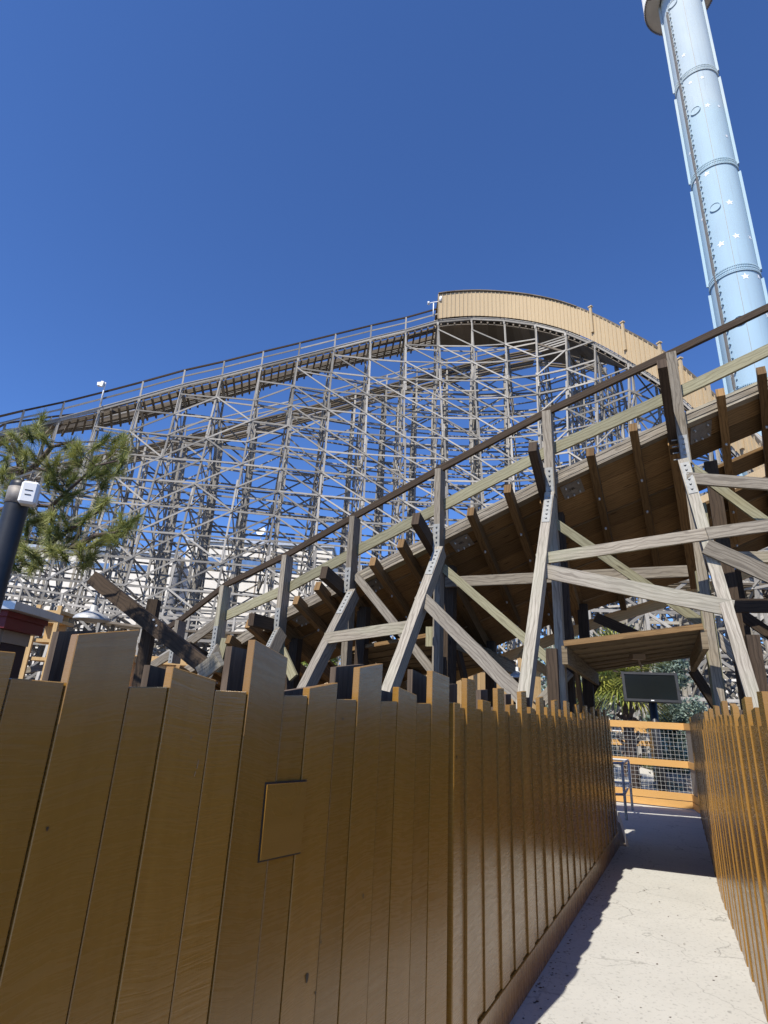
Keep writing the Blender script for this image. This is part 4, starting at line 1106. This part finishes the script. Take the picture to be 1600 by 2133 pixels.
# ------------------------------------------------------------------ gate fence with wire mesh at the path's end
GA = G(1447, 1688)[:2]; GA = V(GA[0], GA[1]) ; gd = unit(V(-.88, .47)); 
t = thing('mesh_fence', 'low fence of honey brown rails and wire mesh closing the far end of the path', 'fence')
def gz_(px, py, o=0): return wallhit(px, py, GA, gd)
def grail(name, y0, y1, th_=.05):
    s0, za = gz_(1430, (y0[0])); _, zb2 = gz_(1430, y0[1])
    z0, z1_ = zb2, za; L = 3.4
    mb = MB(); a = GA + gd * -.02; b = GA + gd * L
    mb.bar((a[0], a[1], (z0 + z1_) / 2), (b[0], b[1], (z0 + z1_) / 2), z1_ - z0, th_, (gd[1] * -1, gd[0], 0) if False else (-.47, -.88, 0)); mb.build(name, M['gate'], t)
    return z0, z1_
r1 = grail('rail', (1507, 1521), None); r2 = grail('rail', (1586, 1600), None); r3 = grail('rail', (1653, 1668), None); r4 = grail('rail', (1669.5, 1684), None)
fn = V(-.47, -.88, 0)
mb = MB()
for (z0, z1_) in ((r2[1], r1[0]), (r3[1], r2[0])):
    s_ = 0.0
    while s_ < 3.4:
        p = GA + gd * s_; mb.bar((p[0], p[1], z0), (p[0], p[1], z1_), .003, .003, tuple(fn)); s_ += .075
    z = z0 + .03
    while z < z1_:
        a = GA; b = GA + gd * 3.4; mb.bar((a[0], a[1], z), (b[0], b[1], z), .003, .003, tuple(fn)); z += .075
mb.build('wire_mesh', M['plate2'], t)
for s_ in (3.4,):
    mb = MB(); p = GA + gd * s_ - fn[:2] * .06; mb.bar((p[0], p[1], -.15), (p[0], p[1], r1[1]), .09, .09, tuple(fn)); mb.build('post', M['gate'], t)
# return panel along the right fence
ed = unit(V(-.30, -.95)); mb = MB(); a = GA; b = GA + ed * 1.35
for (z0, z1_) in (r1, r2, r3, r4): mb.bar((a[0], a[1], (z0 + z1_) / 2), (b[0], b[1], (z0 + z1_) / 2), z1_ - z0 - .004, .045, (-.9, .3, 0))
mb.build('return_rails', M['gate'], t); mb = MB()
for (z0, z1_) in ((r2[1], r1[0]), (r3[1], r2[0])): mb.bar((a[0] - .02, a[1] - .08, (z0 + z1_) / 2), (b[0], b[1], (z0 + z1_) / 2), z1_ - z0, .02, (-.9, .3, 0))
mb.build('return_panel', M['darkplate'], t)
finish(t, (GA[0], GA[1], 0))
# second fence beyond, with small sign
t = thing('rail_fence', 'honey brown post and rail fence standing beyond the mesh fence', 'fence')
for (x0, x1, y, Y) in ((1262, 1372, 1545, 17.0), (1262, 1372, 1518, 17.0)):
    mb = MB(); mb.bar(P(x0 - 60, y - 3, Y + .6), P(x1, y + 5, Y), .14, .05); mb.build('rail', M['gate'], t)
mb = MB(); p = P(1358, 1512, 16.9); mb.bar((p[0], p[1], -.15), p, .13, .12); mb.build('post', M['gate'], t); finish(t, (p[0], p[1], 0))
t = thing('notice_sign', 'small white notice hung on the wire just under the top rail', 'sign')
p = V(*(GA + gd * 1.25 - fn[:2] * .04), 0); zc = gz_(1336, 1521)[1]; mb = MB(); mb.bar((p[0], p[1], zc - .045), (p[0], p[1], zc + .04), .17, .008, tuple(fn)); mb.build('board', M['white'], t)
mb = MB(); q = V(p[0], p[1], zc) + fn * .006; gg3 = V(gd[0], gd[1], 0)
mb.bar(q + gg3 * .06 + V(0, 0, -.02), q + gg3 * .06 + V(0, 0, .025), .025, .003, tuple(fn)); mb.bar(q - gg3 * .06 + V(0, 0, -.018), q + gg3 * .03 + V(0, 0, -.018), .01, .003, tuple(fn)); mb.bar(q - gg3 * .05 + V(0, 0, .004), q + gg3 * .02 + V(0, 0, .004), .007, .003, tuple(fn))
mb.build('print', M['black'], t); finish(t, (p[0], p[1], zc - .045))

# handrail of steel pipe
t = thing('pipe_handrail', 'steel pipe handrail at the path edge by the end of the left fence', 'handrail')
b1 = G(1306, 1716, -.05); b2 = G(1318, 1688, 0)
def up_(b, py): return V(b[0], b[1], zat(b[0], b[1], py))
t1 = up_(b1, 1590); t2 = up_(b2, 1584); m1 = up_(b1, 1655); m2 = up_(b2, 1632)
mb = MB(); mb.tube([b1 - V(0, 0, .1), t1], .022, 10); mb.build('post', M['plate2'], t)
mb = MB(); mb.tube([b2, t2], .022, 10); mb.build('post', M['plate2'], t)
L_ = V(-1.4, .6, 0)
mb = MB(); mb.tube([t1 + V(-.55, -.12, .0), t1, t2, t2 + L_], .022, 10); mb.tube([m1 + V(-.55, -.12, 0), m1, m2, m2 + L_], .02, 10); mb.build('rails', M['plate2'], t)
finish(t, tuple(b1))

# ------------------------------------------------------------------ screen on pole
t = thing('outdoor_screen', 'switched off flat black screen on a dark pole beyond the path end', 'screen')
q = [P(1294, 1400, 13.0), P(1410, 1403, 12.6), P(1418, 1466, 12.5), P(1302, 1461, 12.9)]
cxy = (q[0] + q[1] + q[2] + q[3]) / 4
hx = unit(q[1] - q[0]); hx = unit(V(hx[0], hx[1], hx[2])); vn = unit(np.cross(hx, q[3] - q[0]));
if vn[1] > 0: vn = -vn
W_ = np.linalg.norm(q[1] - q[0]); dv = unit(q[3] - q[0]); H_ = np.linalg.norm(q[3] - q[0])
mb = MB(); mb.bar(cxy - hx * W_ / 2, cxy + hx * W_ / 2, H_, .09, tuple(vn)); mb.build('housing', M['black'], t, bevel=.012)
mb = MB(); cc_ = cxy + vn * .047; mb.bar(cc_ - hx * (W_ / 2 - .055), cc_ + hx * (W_ / 2 - .055), H_ - .11, .006, tuple(vn)); mb.build('display', M['screen'], t)
mb = MB(); 
for sgn_ in (-1, 1): mb.bar(cxy - hx * W_ / 2 + dv * sgn_ * (H_ / 2 - .03) + vn * .05, cxy + hx * W_ / 2 + dv * sgn_ * (H_ / 2 - .03) + vn * .05, .05, .03, tuple(vn)); mb.bar(cxy + hx * sgn_ * (W_ / 2 - .03) - dv * H_ / 2 + vn * .05, cxy + hx * sgn_ * (W_ / 2 - .03) + dv * H_ / 2 + vn * .05, .05, .028, tuple(vn))
mb.build('bezel', M['black'], t)
mb = MB(); pb = P(1360, 1440, 12.9); mb.tube([(pb[0] + .05, pb[1] + .08, -.15), (pb[0], pb[1] + .08, pb[2])], .085, 14); mb.build('pole', M['black'], t)
mb = MB(); lg_ = cxy + dv * (H_ / 2 - .03) + vn * .066; mb.bar(lg_ - hx * .03, lg_ + hx * .03, .02, .004, tuple(vn)); mb.build('badge', M['white'], t)
finish(t, (pb[0], pb[1], 0))

# ------------------------------------------------------------------ palm, juniper, shrubs, rocks
def palm(label, px, py, Y, n_f=34, rad=.95, group='palms beyond the mesh fence'):
    t = thing('fan_palm', label, 'palm tree', group=group); c = P(px, py, Y); mb = MB()
    mb.tube([(c[0] + .05, c[1], -.2), (c[0], c[1], c[2] * .5), tuple(c)], [.13, .12, .12], 12)
    for k in range(50):
        a = rnd.uniform(0, 6.28); z = rnd.uniform(0, c[2]); p = V(c[0] + .12 * math.cos(a), c[1] + .12 * math.sin(a), z); mb.bar(p, p + V(.12 * math.cos(a), .12 * math.sin(a), .12), .08, .02)
    mb.build('trunk', M['bark'], t); mb = MB()
    for k in range(n_f):
        a = rnd.uniform(0, 6.28); el = rnd.uniform(-.9, 1.3); d = unit(V(math.cos(a) * math.cos(el), math.sin(a) * math.cos(el), math.sin(el))); L = rnd.uniform(.4, .65) * rad
        hub = c + d * L; mb.tube([c, hub], [.014, .010], 5, tone=.3)
        s_ = unit(np.cross(d, V(0, 0, 1) + V(.01, 0, 0))); u_ = np.cross(s_, d); tone = rnd.random()
        for j in range(22):
            b_ = (j / 21 - .5) * 4.0; dr = unit(d * math.cos(b_) + s_ * math.sin(b_) + u_ * .12); Lf = rad * .75 * (1 - .25 * abs(b_) / 2)
            side = np.cross(dr, u_) * .018; mid = hub + dr * Lf * .6 ; tip = hub + dr * Lf + V(0, 0, -.16 * Lf)
            mb.quadface([hub, mid - side, tip, mid + side], [(0, 0)] * 4, min(1, max(0, tone + rnd.uniform(-.2, .2))))
    mb.build('fronds', M['palm'], t); finish(t, (c[0], c[1], 0))
palm('fan palm with drooping yellow green fronds left of and behind the screen', 1300, 1405, 14.5, 60, 1.15)
palm('darker fan palm deeper behind, to the left of the screen palm', 1232, 1418, 17.5, 40, 1.1)
def bush(name, label, cat, c, rad, hgt, mat, n_=2500, leaf=.05, droop=0, group=None):
    t = thing(name, label, cat, group=group); mb = MB()
    mb.tube([(c[0], c[1], -.2), (c[0], c[1], c[2] + hgt * .6)], [.07, .02], 8); mb.build('stem', M['bark'], t); mb = MB()
    cl_ = [(rnd.uniform(0, 6.28), rnd.uniform(0, 1), rnd.uniform(.3, 1)) for _ in range(40)]
    for k in range(n_):
        a, h, r = cl_[rnd.randrange(40)]; rr = rad * r * (1 - .65 * h) ; p = V(c[0] + rr * math.cos(a), c[1] + rr * math.sin(a), c[2] + h * hgt) + V(rnd.gauss(0, .12), rnd.gauss(0, .12), rnd.gauss(0, .12)) * rad
        d = unit(V(rnd.gauss(0, 1), rnd.gauss(0, 1), rnd.gauss(0, .8) + droop)); s_ = unit(np.cross(d, V(rnd.gauss(0, 1), rnd.gauss(0, 1), 1))) * leaf * .35
        mb.quadface([p - s_, p + d * leaf * .5 - s_ * .3, p + d * leaf, p + s_], [(0, 0)] * 4, min(1, max(0, (a * 3.3) % 1 * .6 + rnd.uniform(0, .4))))
    mb.build('foliage', M[mat], t); finish(t, (c[0], c[1], 0))
c = P(1418, 1600, 16.3); bush('juniper_tree', 'blue green juniper behind the mesh fence, right of the screen pole', 'tree', V(c[0], c[1], -.1), .95, 3.3, 'juniper', 11000, .11)
c = P(1262, 1300, 16); bush('dark_tree', 'dark tree seen between the track legs above the left end of the path canopy', 'tree', V(c[0], 20, .5), 1.6, 3.6, 'juniper', 6000, .14)
c = P(640, 1290, 19); bush('leafy_shrub', 'small yellow green shrub showing above the track edge, left of the other', 'shrub', V(c[0], 19, c[2] - 2.6), .9, 2.9, 'shrub', 2200, .14, group='yellow green shrubs behind the track')
c = P(692, 1235, 20); bush('leafy_shrub', 'taller yellow green shrub showing above the track edge, right of the other', 'shrub', V(c[0], 20, c[2] - 3.2), .8, 3.4, 'shrub', 2200, .14, group='yellow green shrubs behind the track')
hd = MB()
for k in range(9000):
    u = rnd.random(); px_ = 1295 + u * 260; q0 = G(px_, float(np.interp(px_, [1290, 1330, 1380, 1450, 1560], [1591, 1597, 1611, 1621, 1628])), -.1); q1 = G(px_, 1588, -.1); w_ = rnd.random()
    x = q0[0] * w_ + q1[0] * (1 - w_); y = q0[1] * w_ + q1[1] * (1 - w_); z = rnd.uniform(-.1, .22)
    d = unit(V(rnd.gauss(0, 1), rnd.gauss(0, 1), rnd.gauss(0, 1) + .5)); s_ = unit(np.cross(d, V(rnd.gauss(0, 1), 1, 0))) * .02; p = V(x, y, z)
    hd.quadface([p - s_, p + d * .09, p + s_], [(0, 0)] * 3, rnd.random())
tag(hd.build('ground_cover', M['hedge']), 'low green ground cover along the far side of the pale walkway', 'ground cover', kind='stuff')
tl = MB()
for k in range(7000):
    x = rnd.uniform(-140, 150); h_ = 5.5 + 1.8 * math.sin(x * .13) + 1.2 * math.sin(x * .37 + 1) + .8 * math.sin(x * .9); z = rnd.uniform(0, 1) ** .8 * h_; y = 105 + rnd.uniform(-5, 5)
    d = unit(V(rnd.gauss(0, 1), rnd.gauss(0, 1), rnd.gauss(0, 1) + .4)); s_ = unit(np.cross(d, V(rnd.gauss(0, 1), .3, rnd.gauss(0, 1)))) * .6; p = V(x, y, z)
    tl.quadface([p - s_, p + d * 1.5, p + s_, p - d * .6], [(0, 0)] * 4, rnd.random())
tag(tl.build('distant_trees', M['hedge']), 'dark belt of distant trees along the horizon behind the coaster', 'trees', kind='stuff')
def rock(label, c, r):
    t = MB(); b_ = 0; n_ = 14
    ring = []
    for i in range(7):
        ph = math.pi * i / 6
        for j in range(n_):
            a = 2 * math.pi * j / n_; q = 1 + .18 * math.sin(3 * a + c[0] * 5 + i) + .12 * math.sin(5 * ph + j)
            ring.append((c[0] + r[0] * q * math.sin(ph) * math.cos(a), c[1] + r[1] * q * math.sin(ph) * math.sin(a), c[2] + r[2] * q * math.cos(ph)))
    for i in range(6):
        for j in range(n_):
            j2 = (j + 1) % n_; t.quadface([ring[i * n_ + j], ring[i * n_ + j2], ring[(i + 1) * n_ + j2], ring[(i + 1) * n_ + j]], [(0, 0)] * 4, .5)
    tag(t.build('boulder', M['rock']), label, 'boulder', group='boulders by the walkway')
c = G(1415, 1650, -.1); rock('larger brown boulder behind the bottom of the mesh, right of the pole', (c[0], c[1], .05), (.55, .4, .28))
c = G(1392, 1648, -.1); rock('smaller dark boulder beside the screen pole base', (c[0], c[1] + .2, 0), (.2, .18, .25))
